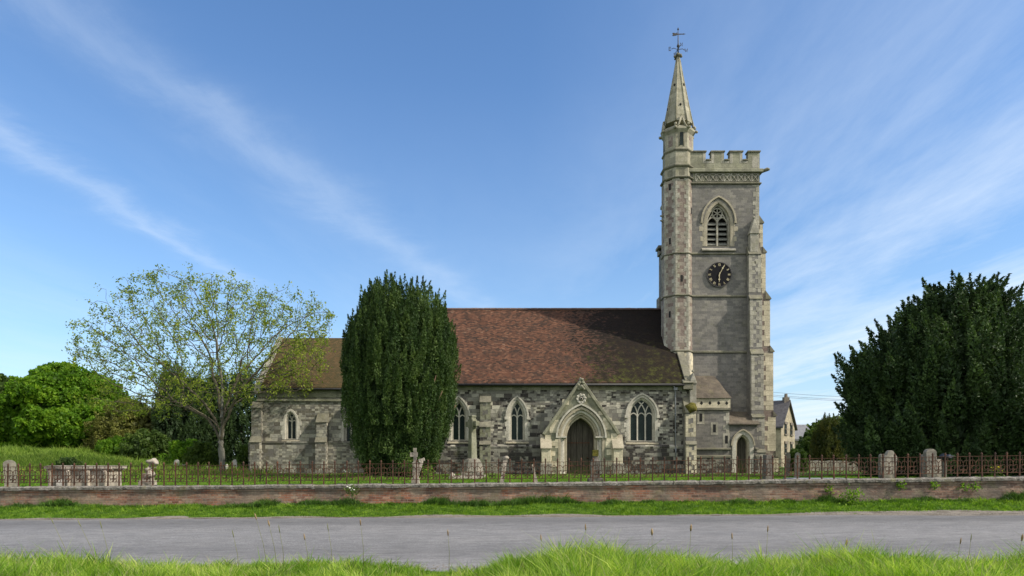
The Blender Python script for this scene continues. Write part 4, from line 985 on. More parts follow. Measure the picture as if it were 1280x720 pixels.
for k in range(4): m.box(dcx-.40+k*.2+.008, dcx-.40+k*.2+.192, VY+.40, VY+.46, .5, vz(543))
m.box(dcx-.45, dcx+.45, VY+.465, VY+.50, .5, vz(542)); P(m, 'lobby_door', 'door', lt, label='narrow dark boarded door')
m = MB(); m.wedge(lx0-.05, lx1+.12, VY-.12, TY-.01, vz(531)+.002, vz(530), PZ(514.5, TY)); P(m, 'lobby_roof', 'slate', lt, rough=(.025, 3, .2))
for y_, h_ in ((572, 3.5), (562, 2.5)):
    for (a, b) in ((vx0, dcx-.72), (dcx+.72, lx1+.05)):
        m = MB(); m.wedge(a, b, VY-.14, VY+.04, vz(y_), vz(y_-h_+1), vz(y_-h_)); P(m, 'plinth_moulding', 'dark_string')
m = MB(); m.box(vx0, dcx-.68, VY-.10, VY-.001, GZ, vz(573)); m.box(dcx+.68, lx1, VY-.10, VY+.02, GZ, vz(573)); P(m, 'plinth', 'nave')

# ------------------------------------------------------------------ boundary wall and railing
WV = 21.45
def wy(x): return WV-.041*x
bw_ = thing('boundary_wall', 'long low red brick churchyard wall with lichened stone coping, beside the road', 'wall', (0, WV, .2))
def wallstrip(mb, xs_, yf, yb, z0, z1, jit=0, seed=0):
    for i, (a, b) in enumerate(zip(xs_, xs_[1:])):
        ja = jit*noise.noise(Vector((a*2.1, seed, 0))); jb = jit*noise.noise(Vector((b*2.1, seed, 0)))
        za0, za1, zb0, zb1 = z0(a), z1(a)+ja, z0(b), z1(b)+jb
        vs_ = [(a, wy(a)+yf, za0), (b, wy(b)+yf, zb0), (b, wy(b)+yb, zb0), (a, wy(a)+yb, za0), (a, wy(a)+yf, za1), (b, wy(b)+yf, zb1), (b, wy(b)+yb, zb1), (a, wy(a)+yb, za1)]
        mb.add(vs_, [(4, 5, 6, 7), (0, 1, 5, 4), (2, 3, 7, 6), (0, 3, 2, 1)]+([(3, 0, 4, 7)] if i == 0 else [])+([(1, 2, 6, 5)] if i == len(xs_)-2 else []))
cz = lambda x: float(coping_z(x))
X_ = list(np.arange(-26, 26.01, .25))
m = MB(); wallstrip(m, X_, -.16, .17, lambda x: -.5, lambda x: cz(x)-.117); m.build('brick_courses', MT['brick'], bw_)
m = MB(); wallstrip(m, X_, -.19, .18, lambda x: cz(x)-.19, lambda x: cz(x)-.118); m.build('projecting_course', MT['brick'], bw_)
m = MB(); wallstrip(m, X_, -.22, .18, lambda x: -.5, lambda x: cz(x)-.42, .0); m.build('brick_plinth', MT['brick'], bw_)
m = MB(); x = -26.0
while x < 26:
    l = random.uniform(.55, .95); e = x+l; j = random.uniform(-.008, .010); jy = random.uniform(-.015, .015); n_ = 5; sec = [(-.235, -.115), (-.245, -.04), (-.17, .0), (.16, .0), (.21, -.115)]
    vs_ = []
    ks = [x+.006, x+l*.33, x+l*.66, e-.006]
    for xx in ks:
        for (a, b) in sec: vs_.append((xx, wy(xx)+a+jy+.02*noise.noise(Vector((xx*4, a*9, 1))), cz(xx)+b+j+.022*noise.noise(Vector((xx*5, a*8, 3)))))
    fs = []
    for i in range(3):
        for k in range(5): q_ = (i*5+k, i*5+(k+1) % 5, (i+1)*5+(k+1) % 5, (i+1)*5+k); fs.append(q_[::-1])
    fs += [(0, 1, 2, 3, 4)[::-1], (15, 16, 17, 18, 19)]
    m.add(vs_, fs); x = e
m.build('coping_stones', MT['coping'], bw_, rough=(.02, 7, .10))
for xx in (-14.2, -6.6, -2.2, 3.2, 9.9, 15.3):                   # shallow piers under the coping
    if abs(xx) < 20: m = MB(); m.box(xx-.18, xx+.18, wy(xx)-.25, wy(xx)-.19, -.3, cz(xx)-.16 if False else cz(xx)-.40); m.build('pier', MT['brick'], bw_)

fence = thing('iron_railing', 'rusty wrought iron railing with spearheads and scrollwork, fixed on the brick wall coping', 'railing', (0, WV, .865))
SPC = .370; FH = .645
def std_mesh():
    m = MB(); m.box(-.018, .018, -.018, .018, -.03, FH+.01); m.lathe(0, 0, [(.014, FH), (.034, FH+.012), (.016, FH+.03), (.036, FH+.05), (.026, FH+.075), (.005, FH+.115)], 6)
    m.lathe(0, 0, [(.014, .0), (.026, .01), (.026, .035), (.014, .05)], 6); m.lathe(0, 0, [(.014, FH*.52), (.022, FH*.55), (.014, FH*.58)], 6)
    return m
def arcp(cx_, cz_, r_, a0, a1, n=8): return [(cx_+r_*math.cos(R(a0+(a1-a0)*i/n)), cz_+r_*math.sin(R(a0+(a1-a0)*i/n))) for i in range(n+1)]
def panel_mesh():
    m = MB(); t = .018; y0, y1 = -.006, .006
    m.strip([(0, .13), (0, FH*.60)], .019, y0, y1); m.prism_y([(-.012, FH*.57), (.012, FH*.57), (.0, FH*.70)], y0-.002, y1+.002)
    for s_ in (-1, 1):
        m.strip([(s_*SPC*.25, FH-.02), (s_*SPC*.25, FH*.62)], .014, y0, y1)
        m.strip(arcp(s_*SPC*.25, FH*.68, SPC*.25-.01, 0, 180), t, y0, y1-.001)
        m.strip(arcp(s_*.062, .285, .058, 100, 400, 12), t, y0, y1-.001); m.strip(arcp(s_*.060, .175, .045, -90, 180, 10), t, y0, y1-.002)
        m.strip([(s_*.02, .34), (s_*.10, .37), (s_*.14, .33)], t, y0, y1)
    m.strip([(-.13, .235), (.13, .235)], .010, y0, y1)
    return m
sm_ = std_mesh().build('standard', MT['iron']); pm_ = panel_mesh().build('scroll_panel', MT['iron'])
nb = 96; xs0 = -(nb-1)/2*SPC
for i in range(nb):
    x = xs0+i*SPC+.12; o = sm_ if i == 0 else sm_.copy()
    if i: COL.objects.link(o)
    o.parent = fence; o.location = (x, wy(x)-WV, cz(x)-.865); o.rotation_euler = (random.uniform(-.015, .015), random.uniform(-.02, .02), 0)
    if i < nb-1:
        xm = x+SPC/2; o = pm_ if i == 0 else pm_.copy()
        if i: COL.objects.link(o)
        o.parent = fence; o.location = (xm, wy(xm)-WV, cz(xm)-.865); o.rotation_euler = (0, -.0115, -.041)
xe = np.arange(xs0+.1, -xs0+.15, .35)
for nm, zz in (('top_rail', FH-.012), ('bottom_rail', .125)):
    m = MB()
    for a, b in zip(xe, xe[1:]):
        m.add([(a, wy(a)-.016, cz(a)+zz-.008), (b, wy(b)-.016, cz(b)+zz-.008), (b, wy(b)+.016, cz(b)+zz-.008), (a, wy(a)+.016, cz(a)+zz-.008),
               (a, wy(a)-.016, cz(a)+zz+.008), (b, wy(b)-.016, cz(b)+zz+.008), (b, wy(b)+.016, cz(b)+zz+.008), (a, wy(a)+.016, cz(a)+zz+.008)], [(4, 5, 6, 7), (0, 1, 5, 4), (2, 3, 7, 6), (0, 3, 2, 1)])
    m.build(nm, MT['iron'], fence)

# ------------------------------------------------------------------ gravestones and memorials
from mathutils import Euler
def hz(x, y): return float(H(x, y))
def slab(name, label, px0, px1, pytop, D, shape='round', th=.12, mat='grave', tilt=(0, 0, 0), cat='gravestone', group=None, rough=(.015, 5, .09)):
    x0, x1, zt = PX(px0, D), PX(px1, D), PZ(pytop, D); cx_ = (x0+x1)/2; w = x1-x0; g = hz(cx_, D)-.15
    if shape == 'round': pts = [(x0, g), (x1, g)]+[(cx_+w/2*math.cos(R(t)), zt-w/2*.8+w/2*.8*math.sin(R(t))) for t in range(0, 181, 15)]
    elif shape == 'pointed': pts = [(x0, g), (x1, g)]+archline(cx_, w, zt-w*.7, zt, 6)
    elif shape == 'shoulder':
        r_ = w*.30; zs = zt-w*.55; pts = [(x0, g), (x1, g), (x1, zs), (x1-.02, zs+.05), (cx_+r_, zs+.06)]+[(cx_+r_*math.cos(R(t)), zs+.07+(zt-zs-.07)*math.sin(R(t))) for t in range(0, 181, 20)]+[(cx_-r_, zs+.06), (x0+.02, zs+.05), (x0, zs)]
    else: pts = [(x0, g), (x1, g), (x1, zt-.02), (x1-.03, zt), (x0+.03, zt), (x0, zt-.02)]
    m = MB(); m.prism_y(pts, D-th/2, D+th/2); m.xform((cx_, D, g), Euler(tuple(R(a) for a in tilt)).to_matrix())
    m.v = [(p[0]-cx_, p[1]-D, p[2]-g) for p in m.v]
    o = m.build(name, MT[mat], None, rough=rough); o.location = (cx_, D, g)
    return props(o, label, cat, group)
slab('gravestone', 'round-topped pinkish headstone at the far left behind the railing', 8, 21, 575, 24, mat='grave', tilt=(0, -3, 25))
# table tomb
D = 22.75; x0, x1 = PX(57, D), PX(138, D); zt = PZ(582.5, D); g = hz(-14, D)-.1
tt = thing('chest_tomb', 'long pale lichened chest tomb with overhanging lid, behind the left railing', 'tomb', ((x0+x1)/2, D+.4, g))
m = MB(); m.box(x0+.1, x1-.1, D+.05, D+.85, g, zt-.12); m.build('chest', MT['grave_pink'], tt, bevel=.02)
m = MB(); m.box(x0-.03, x1+.03, D-.05, D+.95, zt-.09, zt); m.box(x0+.03, x1-.03, D+.0, D+.9, zt-.14, zt-.092); m.build('lid', MT['grave_pink'], tt, rough=(.02, 6, .12))
for xx in (x0+.13, x0+.75, x1-.75, x1-.17): m = MB(); m.tube([(xx, D+.02, g), (xx, D+.02, g+.2), (xx, D+.02, zt-.25), (xx, D+.02, zt-.14)], [.09, .055, .06, .1], 8); m.build('baluster', MT['grave_pink'], tt)
m = MB(); m.box(x0+.35, x0+.62, D+.0, D+.03, g+.1, zt-.45); m.build('white_tablet', MT['grave_white'], tt)
# eroded pillar with scroll head
D = 22.6; cx_ = PX(186, D); g = hz(cx_, D)-.1; s = D/F
pl = thing('carved_memorial', 'eroded cream carved memorial with scrolled head, right of the chest tomb', 'gravestone', (cx_, D, g))
m = MB(); m.box(PX(177, D), PX(193, D), D-.2, D+.15, g, PZ(601, D)); m.box(PX(180, D), PX(191, D), D-.13, D+.1, g, PZ(592, D)); m.build('base', MT['grave_pink'], pl, rough=(.03, 5, .08))
m = MB(); m.tube([(PX(189, D), D, PZ(596, D)), (PX(186, D), D, PZ(586, D)), (PX(187, D), D, PZ(578, D)), (PX(192, D), D, PZ(576, D)), (PX(196, D), D, PZ(580, D)), (PX(194, D), D, PZ(585, D))], [.16, .11, .11, .11, .08, .05], 8)
m.build('scrolled_head', MT['grave_pink'], pl, rough=(.045, 6, .06))
for i, (px_, py_, wpx, D, lab) in enumerate(((220.5, 574.5, 6.5, 42, 'small whitish rounded stone just right of the scrolled memorial'), (229.5, 579, 6, 42.5, 'small white tablet stone, second right of the scrolled memorial'), (259.5, 582.5, 3.6, 41, 'tiny white grave marker left of the bare tree trunk'),
                                       (294, 574, 5.5, 41.5, 'narrow bright white headstone right of the grey tree trunk'), (141, 585, 4, 27, 'tiny white stone beside the chest tomb end'), (283, 580, 2.6, 40, 'tiny white stone touching the grey tree trunk'))):
    slab('gravestone', lab, px_-wpx/2, px_+wpx/2, py_, D, 'round' if i % 2 == 0 else 'pointed', .09, 'grave_white', (0, random.uniform(-5, 5), 0), rough=(.01, 6, .06))
# broken cross pair
D = 22.45; cx_ = PX(520, D); g = hz(cx_, D)-.1
cr_ = thing('stone_cross', 'weathered pale cross shaft with a broken leaning arm, in front of the big yew', 'gravestone', (cx_, D, g))
m = MB(); m.box(PX(515, D), PX(524, D), D-.12, D+.12, g, PZ(598, D)); m.box(PX(516, D), PX(523, D), D-.09, D+.09, PZ(598, D), PZ(578, D)); m.box(PX(517, D), PX(520.5, D), D-.06, D+.06, PZ(578, D), PZ(560, D)); m.box(PX(513, D), PX(522, D), D-.065, D+.065, PZ(571, D), PZ(565.5, D))
m.build('shaft', MT['grave_pink'], cr_, rough=(.02, 7, .06))
m = MB(); m.strip([(PX(521, D), PZ(597, D)), (PX(528, D), PZ(575, D))], .09, D-.05, D+.05); m.strip([(PX(523.5, D), PZ(576, D)), (PX(530.5, D), PZ(574, D))], .10, D-.055, D+.055); m.build('broken_arm', MT['grave_pink'], cr_, rough=(.02, 7, .06))
# memorial cross
D = 32.5; cx_ = PX(590.5, D); g = hz(cx_, D)-.05; sc = D/F
mc = thing('memorial_cross', 'tall stone memorial cross on a domed stepped base, before the nave buttress', 'memorial', (cx_, D, g), rz=0)
m = MB(); m.box(cx_-.62, cx_+.62, D-.62, D+.62, g, g+.14); m.box(cx_-.50, cx_+.50, D-.5, D+.5, g+.14, g+.28); m.build('steps', MT['grave'], mc, bevel=.02)
m = MB(); m.lathe(cx_, D, [(.56, g+.28), (.54, g+.45), (.47, g+.72), (.36, g+.88), (.24, g+.92)], 8); m.build('plinth', MT['grave'], mc, rough=(.015, 5, .12))
m = MB()
zt = PZ(520, D); st0 = len(m.v)
vs_ = []
for (hw, z) in ((.17, g+.9), (.125, zt-.42), (.125, zt)):
    vs_ += [(cx_-hw, D-hw, z), (cx_+hw, D-hw, z), (cx_+hw, D+hw, z), (cx_-hw, D+hw, z)]
m.add(vs_, [(i*4+k, i*4+(k+1) % 4, (i+1)*4+(k+1) % 4, (i+1)*4+k) for i in range(2) for k in range(4)]+[(8, 9, 10, 11)])
m.box(cx_-.45, cx_+.45, D-.11, D+.11, zt-.50, zt-.25); m.box(cx_-.20, cx_+.20, D-.13, D+.13, zt-.58, zt-.17); m.box(cx_-.16, cx_+.16, D-.135, D+.135, zt-.06, zt+.02)
m.xform((cx_, D, 0), Euler((0, 0, R(-52))).to_matrix()); m.build('cross', MT['porch'], mc, bevel=.02)
# kerbed grave
D = 29; x0, x1 = PX(561, D), PX(602, D); g = hz(-2, D)
kg = thing('grave_kerb', 'low pale pinkish kerbed grave on the lawn before the memorial cross', 'grave', ((x0+x1)/2, D+.5, g))
m = MB(); m.box(x0, x1, D-.06, D+.06, g-.05, g+.10); m.box(x0, x1, D+.9, D+1.02, g-.05, g+.10); m.box(x0, x0+.12, D+.061, D+.899, g-.05, g+.10); m.box(x1-.12, x1, D+.061, D+.899, g-.05, g+.1)
m.build('kerb', MT['grave_pink'], kg, bevel=.01)
m = MB(); m.blob((x0+.15, D, g+.14), .12, 1, 2, .3); m.build('round_stone', MT['grave_pink'], kg)
def shard(name, label, pts, D, th, mat, head=None):
    x_, z_ = PX(pts[0][0], D), PZ(pts[0][1], D); g = hz(x_, D)-.1; t = thing(name, label, 'gravestone', (x_, D, g)) if head else None
    m = MB(); m.prism_y([(PX(a, D), PZ(b, D)) for a, b in pts], D-th/2, D+th/2)
    if not head:
        m.v = [(p[0]-x_, p[1]-D, p[2]-g) for p in m.v]; o = m.build(name, MT[mat], None, rough=(.012, 7, .07)); o.location = (x_, D, g); return props(o, label, 'gravestone')
    m.build('shaft', MT[mat], t, rough=(.012, 7, .07)); m = MB(); m.blob((PX(head[0], D), D, PZ(head[1], D)), head[2], 3, 2, .4, (1.25, .8, .8)); m.build('head', MT[mat], t); return t
shard('leaning_marker', 'slender leaning grave marker with knobbed head, second stone right of the memorial cross', [(624.5, 606), (629, 606), (634.5, 575), (629.5, 572)], 22.4, .10, 'grave_pink', (632.5, 572.5, .085))
shard('stone_shard', 'thin pale shard of stone leaning left, before the left side of the porch', [(668, 604), (672.5, 604), (667, 580), (665, 581)], 22.5, .08, 'grave_pink')
# post with lichened cap
D = 24.5; cx_ = PX(744, D); g = hz(cx_, D)-.05
gp = thing('stone_post', 'dark weathered stone post with ochre lichened cap, in front of the porch door', 'post', (cx_, D, g))
m = MB(); m.box(cx_-.26, cx_+.26, D-.26, D+.26, g, PZ(598, D)); m.box(cx_-.16, cx_+.16, D-.16, D+.16, PZ(598, D), PZ(577, D)); m.lathe(cx_, D, [(.16, PZ(577, D)), (.11, PZ(573, D)), (.10, PZ(570, D))], 8); m.build('shaft', MT['grave_dark'], gp, rough=(.02, 6, .07))
m = MB(); m.box(cx_-.10, cx_+.10, D-.10, D+.10, PZ(570, D), PZ(562.5, D)); m.build('cap', MT['moss'], gp, rough=(.015, 7, .05))
slab('gravestone', 'tall dark headstone seen edge-on behind the railing, right of the tower door', 953, 964.5, 568.5, 21.95, 'flat', .16, 'grave_dark', (2, 1, 24))
slab('gravestone', 'small dark stone behind the railing, left of the clipped bush', 980.5, 986, 565.5, 30, 'pointed', .12, 'grave_dark', (0, 3, 10))
slab('gravestone', 'small grey pointed stone in front of the clipped bush', 993, 998.5, 565.5, 29, 'pointed', .12, 'grave', (0, 2, 0))
slab('gravestone', 'shouldered grey headstone under the dark yew, left of the taller pair', 1103, 1118, 563, 22.0, 'shoulder', .16, 'grave', (2, 1, 0))
slab('gravestone', 'narrow pale stone standing against the left side of the shouldered headstone', 1099, 1104.5, 567.5, 22.25, 'round', .14, 'grave', (0, 1, 0))
slab('gravestone', 'tallest dark round-topped headstone under the yew at right', 1157, 1169.5, 561, 21.9, 'round', .18, 'grave', (1, -2, 0))
slab('gravestone', 'dim round-shouldered stone close behind the tallest right-hand headstone', 1151, 1160, 568, 22.2, 'round', .14, 'grave_dark', (0, 0, 0))
slab('gravestone', 'short pale stone just right of the tallest right-hand headstone', 1170, 1175.5, 574, 22.1, 'flat', .12, 'grave_pink', (0, 0, 0))
D = 22.6; cx_ = PX(1182, D); g = hz(cx_, D)-.05
bp = thing('covered_post', 'slim pale post topped by a dark blackish bundle, right of the headstones', 'post', (cx_, D, g))
m = MB(); m.box(PX(1179, D), PX(1182, D), D-.05, D+.05, g, PZ(576, D)); m.build('post', MT['grave'], bp)
m = MB(); m.blob((cx_, D, PZ(572, D)), .17, 6, 3, .7, (1.15, .8, .68)); m.build('dark_bundle', MT['plastic'], bp)
m = MB(); x0, x1, D = PX(985, 24), PX(1058, 24), 24.0; g = hz(10.5, D); m.box(-(x1-x0)/2, (x1-x0)/2, -.45, .45, -.1, .10); o = m.build('ledger_slab', MT['slab'], None, bevel=.015); o.location = ((x0+x1)/2, D, g)
props(o, 'flat blue-grey ledger slab on the grass behind the right railing', 'grave')

# ------------------------------------------------------------------ cottage, far buildings, wires
ct = thing('cottage', 'cream stone cottage with dark slate roof, seen end-on right of the tower', 'house', (30, 78, .8))
A = Vector((PX(976.5, 75), 75, 0)); B = Vector((PX(993.5, 80.5), 80.5, 0)); dAB = (B-A).normalized(); wd = (B-A).length; per = Vector((-dAB.y, dAB.x, 0)); 
if per.x > 0: per = -per
ez1 = PZ(533, 77.7); rz1 = PZ(503, 77.7)
def cpt(u, v, z): p = A+dAB*u+per*v; return (p.x, p.y, z)
m = MB(); ln = 12
m.add([cpt(0, 0, .3), cpt(wd, 0, .3), cpt(wd, 0, ez1), cpt(wd/2, 0, rz1), cpt(0, 0, ez1), cpt(0, ln, .3), cpt(wd, ln, .3), cpt(wd, ln, ez1), cpt(wd/2, ln, rz1), cpt(0, ln, ez1)],
      [(0, 1, 2, 3, 4), (9, 8, 7, 6, 5), (0, 4, 9, 5), (1, 6, 7, 2)]); m.build('wall', MT['cream'], ct)
m = MB()
for (u0, z0_) in ((-.35, ez1-.35), (wd+.35, ez1-.35)):
    m.add([cpt(u0, -.25, z0_), cpt(wd/2, -.25, rz1+.05), cpt(wd/2, ln+.2, rz1+.05), cpt(u0, ln+.2, z0_), cpt(u0, -.25, z0_+.2), cpt(wd/2, -.25, rz1+.28), cpt(wd/2, ln+.2, rz1+.28), cpt(u0, ln+.2, z0_+.2)],
          [(0, 1, 5, 4), (4, 5, 6, 7), (0, 4, 7, 3), (3, 7, 6, 2), (0, 3, 2, 1)])
cr2 = m.build('roof', MT['slate_roof'], ct)
for (u, v, w_, zt) in ((wd/2, .25, .30, PZ(496.5, 77.7)), (wd/2, 8.5, .45, PZ(497, 84))):
    m = MB(); p = Vector(cpt(u, v, 0)); m.box(p.x-w_, p.x+w_, p.y-w_, p.y+w_, rz1-.3, zt); m.lathe(p.x, p.y, [(.2, zt), (.16, zt+.4)], 8); m.build('chimney', MT['terracotta'], cr2)
for (u, za_, zb_) in ((wd*.30, 543, 531), (wd*.72, 543, 531), (wd*.30, 566, 555), (wd*.72, 566, 555)):
    z0_, z1_ = PZ(za_, 77.7), PZ(zb_, 77.7); hwid = .55
    m = MB(); m.add([cpt(u-hwid, -.06, z0_), cpt(u+hwid, -.06, z0_), cpt(u+hwid, -.06, z1_), cpt(u-hwid, -.06, z1_), cpt(u-hwid, .1, z0_), cpt(u+hwid, .1, z0_), cpt(u+hwid, .1, z1_), cpt(u-hwid, .1, z1_)], [(0, 1, 2, 3), (0, 4, 5, 1), (1, 5, 6, 2), (2, 6, 7, 3), (3, 7, 4, 0)])
    wf = m.build('window', MT['glass'], ct)
    m = MB()
    for (a, b, c_, d_) in ((u-hwid-.12, u+hwid+.12, z1_, z1_+.28), (u-hwid-.1, u+hwid+.1, z0_-.15, z0_), (u-.05, u+.05, z0_, z1_), (u-hwid, u+hwid, (z0_+z1_)/2-.04, (z0_+z1_)/2+.04)):
        m.add([cpt(a, -.14, c_), cpt(b, -.14, c_), cpt(b, -.14, d_), cpt(a, -.14, d_), cpt(a, .02, c_), cpt(b, .02, c_), cpt(b, .02, d_), cpt(a, .02, d_)], [(0, 1, 2, 3), (0, 4, 5, 1), (1, 5, 6, 2), (2, 6, 7, 3), (3, 7, 4, 0)])
    m.build('frame', MT['terracotta'], wf)
ob = thing('outbuilding', 'lower cream building with grey tiled roof behind the cottage', 'house', (PX(1001, 92), 92, .8))
m = MB(); a, b = PX(984, 92), PX(1004, 92); m.box(a, b, 90, 97, .3, PZ(551, 90)); m.prism_x([(90, PZ(551, 90)), (97, PZ(551, 90)), (93.5, PZ(534, 93.5))], a, b); m.build('wall', MT['cream'], ob)
m = MB()
for s_, ye in ((-1, 89.6), (1, 97.4)):
    zt, ze = PZ(533, 93.5), PZ(550, 90); q_ = [(ye, ze-.1), (93.5, zt), (93.5, zt+.25), (ye, ze+.15)]
    m.prism_x(q_ if s_ < 0 else q_[::-1], a-.2, PX(1013, 92))
m.build('roof', MT['grey_roof'], ob)
m = MB(); m.box(PX(996, 89.9), PX(998.5, 89.9), 89.93, 90.05, PZ(567, 90), PZ(558, 90)); m.build('window', MT['glass'], ob)
for i, (ya, yb) in enumerate(((486.5, 492.5), (490, 496.0), (491.8, 497.6))):
    D1, D2 = 95, 70; p0 = Vector((PX(900, D1), D1, PZ(ya-4, D1))); p1 = Vector((PX(1120, D2), D2, PZ(yb+5, D2))); pts = []
    for k in range(25):
        t = k/24; p = p0.lerp(p1, t); p.z -= 4*.35*t*(1-t); pts.append(p-p0)
    m = MB(); m.tube(pts, .018, 5); o = m.build('power_line', MT['lead'], None); o.location = p0
    props(o, ['topmost thin overhead wire crossing the sky right of the tower', 'middle thin overhead wire right of the tower', 'lowest thin overhead wire right of the tower'][i], 'wire', 'overhead wires right of the tower')
tp = Vector((PX(1120, 70), 70, .7)); m = MB(); m.tube([(0, 0, -.3), (0, 0, 7.8)], [.15, .10], 10); m.box(-.5, .5, -.05, .05, 7.3, 7.42); o = m.build('utility_pole', MT['bark_brown'], None); o.location = tp
props(o, 'wooden utility pole carrying the wires, behind the big dark yew', 'pole')
m = MB(); D = 50; x0, x1 = PX(1000, D), PX(1150, D)
m.box(-(x1-x0)/2, (x1-x0)/2, -.2, .2, -.3, PZ(576, D)-.75); o = m.build('stone_wall', MT['grave'], None, rough=(.05, 2, .5)); o.location = ((x0+x1)/2, D, .75)
props(o, 'low pale stone wall at the back of the churchyard, right of the cottage', 'wall')
D = 62; m = MB(); m.box(-1.0, 1.0, -.05, .05, 0, 1.9); o = m.build('green_gate', MT['green_paint'], None, bevel=.02); o.location = (PX(1008, D), D, .7); props(o, 'dark green board gate right of the clipped bush', 'gate')
D = 60; m = MB(); m.box(-.06, .06, -.06, .06, 0, 2.0); m.box(-.12, .12, -.08, .08, 1.4, 1.9); o = m.build('white_post', MT['white'], None); o.location = (PX(1014, D), D, .65); props(o, 'small white post standing beside the green gate', 'post')

# ------------------------------------------------------------------ trees
def limbs(mb, base, top, n, spread, r0, seed):
    rr = random.Random(seed); base = Vector(base); top = Vector(top)
    mb.tube([base, base.lerp(top, .35)+Vector((rr.uniform(-.1, .1), 0, 0)), base.lerp(top, .7), top], [r0*1.25, r0*.9, r0*.55, r0*.2], 9)
    for k in range(n):
        t = rr.uniform(.15, .8); a = rr.uniform(0, 2*math.pi); p = base.lerp(top, t); L_ = spread*(1-t*.5)
        q = p+Vector((math.cos(a)*L_, math.sin(a)*L_, L_*rr.uniform(.35, .9))); mid = p.lerp(q, .5)+Vector((0, 0, -.1*L_))
        mb.tube([p, mid, q], [r0*.4*(1-t*.5), r0*.25, r0*.06], 6)
def env_tree(name, label, cat, cx_, cy_, gz, env, depthr, npl, per, plen, prad, leaf, mat, trunk_r, barkm='bark_brown', up=1.0, outw=.4, group=None, jit=.9, asp=.6, rnd_lobes=.16, trunk_top=.7, seedv=0, fill=.55, lean=0, core=12):
    """env: list of (z, radius) of the crown; foliage as many plumes spread through it"""
    t = thing(name, label, cat, (cx_, cy_, gz), group)
    z = np.array([e[0] for e in env], float); r = np.array([e[1] for e in env], float)
    Zs = rng.uniform(z[0], z[-1], npl*6); rad = np.interp(Zs, z, r); keep = rng.uniform(0, 1, len(Zs)) < (rad/r.max())**.6; Zs = Zs[keep][:npl]; rad = rad[keep][:npl]; n = len(Zs)
    th = rng.uniform(0, 2*np.pi, n); rho = np.where(rng.uniform(0, 1, n) < fill, rng.uniform(.82, 1.0, n), rng.uniform(.2, 1, n)**.5)
    ph = seedv*1.3; nzv = np.array([noise.noise(Vector((math.cos(a)*1.6+seedv, math.sin(a)*1.6, b*.55))) for a, b in zip(th, Zs)]); lob = 1+rnd_lobes*1.6*nzv+rnd_lobes*.7*(np.sin(th*3+Zs*.9+ph)+.6*np.sin(th*7-Zs*1.7+ph*2)+.5*np.sin(th*2+Zs*2.3+ph))
    Pc = np.stack([cx_+rad*rho*lob*np.cos(th)+lean*(Zs-z[0]), cy_+rad*rho*lob*np.sin(th)*depthr, Zs], 1)
    od = np.stack([np.cos(th)*outw, np.sin(th)*outw, np.full(n, up)], 1)+rng.normal(0, .12, (n, 3)); od /= np.linalg.norm(od, axis=1)[:, None]
    L_ = plen*rng.uniform(.6, 1.3, n); Q = Pc+od*L_[:, None]*.6; P0 = Pc-od*L_[:, None]*.4
    C, A_, rn = plumes(P0, Q, prad*rng.uniform(.7, 1.3, n), per)
    V, Fq = leaves(C, A_, leaf, asp=asp, jit=jit)
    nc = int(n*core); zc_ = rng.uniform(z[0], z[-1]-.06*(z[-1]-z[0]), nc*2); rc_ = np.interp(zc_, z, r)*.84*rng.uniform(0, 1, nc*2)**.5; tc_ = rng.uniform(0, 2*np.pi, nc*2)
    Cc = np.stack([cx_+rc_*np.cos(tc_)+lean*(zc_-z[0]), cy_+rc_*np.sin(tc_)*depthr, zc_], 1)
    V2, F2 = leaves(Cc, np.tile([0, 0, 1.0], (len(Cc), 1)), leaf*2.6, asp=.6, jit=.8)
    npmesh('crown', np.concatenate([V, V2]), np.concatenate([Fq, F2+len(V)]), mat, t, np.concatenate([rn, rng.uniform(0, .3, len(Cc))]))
    m = MB(); limbs(m, (cx_, cy_, gz-.2), (cx_+lean*(z[-1]-z[0])*.7, cy_, z[0]+(z[-1]-z[0])*trunk_top), 9, r.max()*.7, trunk_r, seedv+5); m.build('trunk', MT[barkm], t)
    return t
# the columnar yew before the nave
D = 33; cx_ = PX(500, D); gz_ = hz(cx_, D); s = D/F
env = [(gz_+.35, 1.5), (PZ(572, D), 1.75), (PZ(555, D), 2.1), (PZ(520, D), 2.55), (PZ(470, D), 2.72), (PZ(440, D), 2.68), (PZ(420, D), 2.4), (PZ(396, D), 2.1), (PZ(386, D), 1.6), (PZ(377, D), 1.15), (PZ(370, D), .6)]
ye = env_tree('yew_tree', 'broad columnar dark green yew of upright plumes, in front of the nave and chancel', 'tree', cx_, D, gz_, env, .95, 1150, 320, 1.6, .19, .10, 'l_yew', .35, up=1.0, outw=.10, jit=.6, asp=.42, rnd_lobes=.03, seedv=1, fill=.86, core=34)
m = MB(); rr = random.Random(4)
for k in range(26):
    a = rr.uniform(0, 2*math.pi); b = Vector((cx_+.35*math.cos(a), D+.35*math.sin(a), gz_)); L_ = rr.uniform(3.0, 4.8); q = b+Vector((math.cos(a)*rr.uniform(1.2, 2.4), math.sin(a)*rr.uniform(1.2, 2.5), L_))
    m.tube([b, b.lerp(q, .5)+Vector((math.cos(a)*.2, math.sin(a)*.2, .3)), q], [.09, .06, .02], 6)
m.build('stems', MT['bark_brown'], ye)
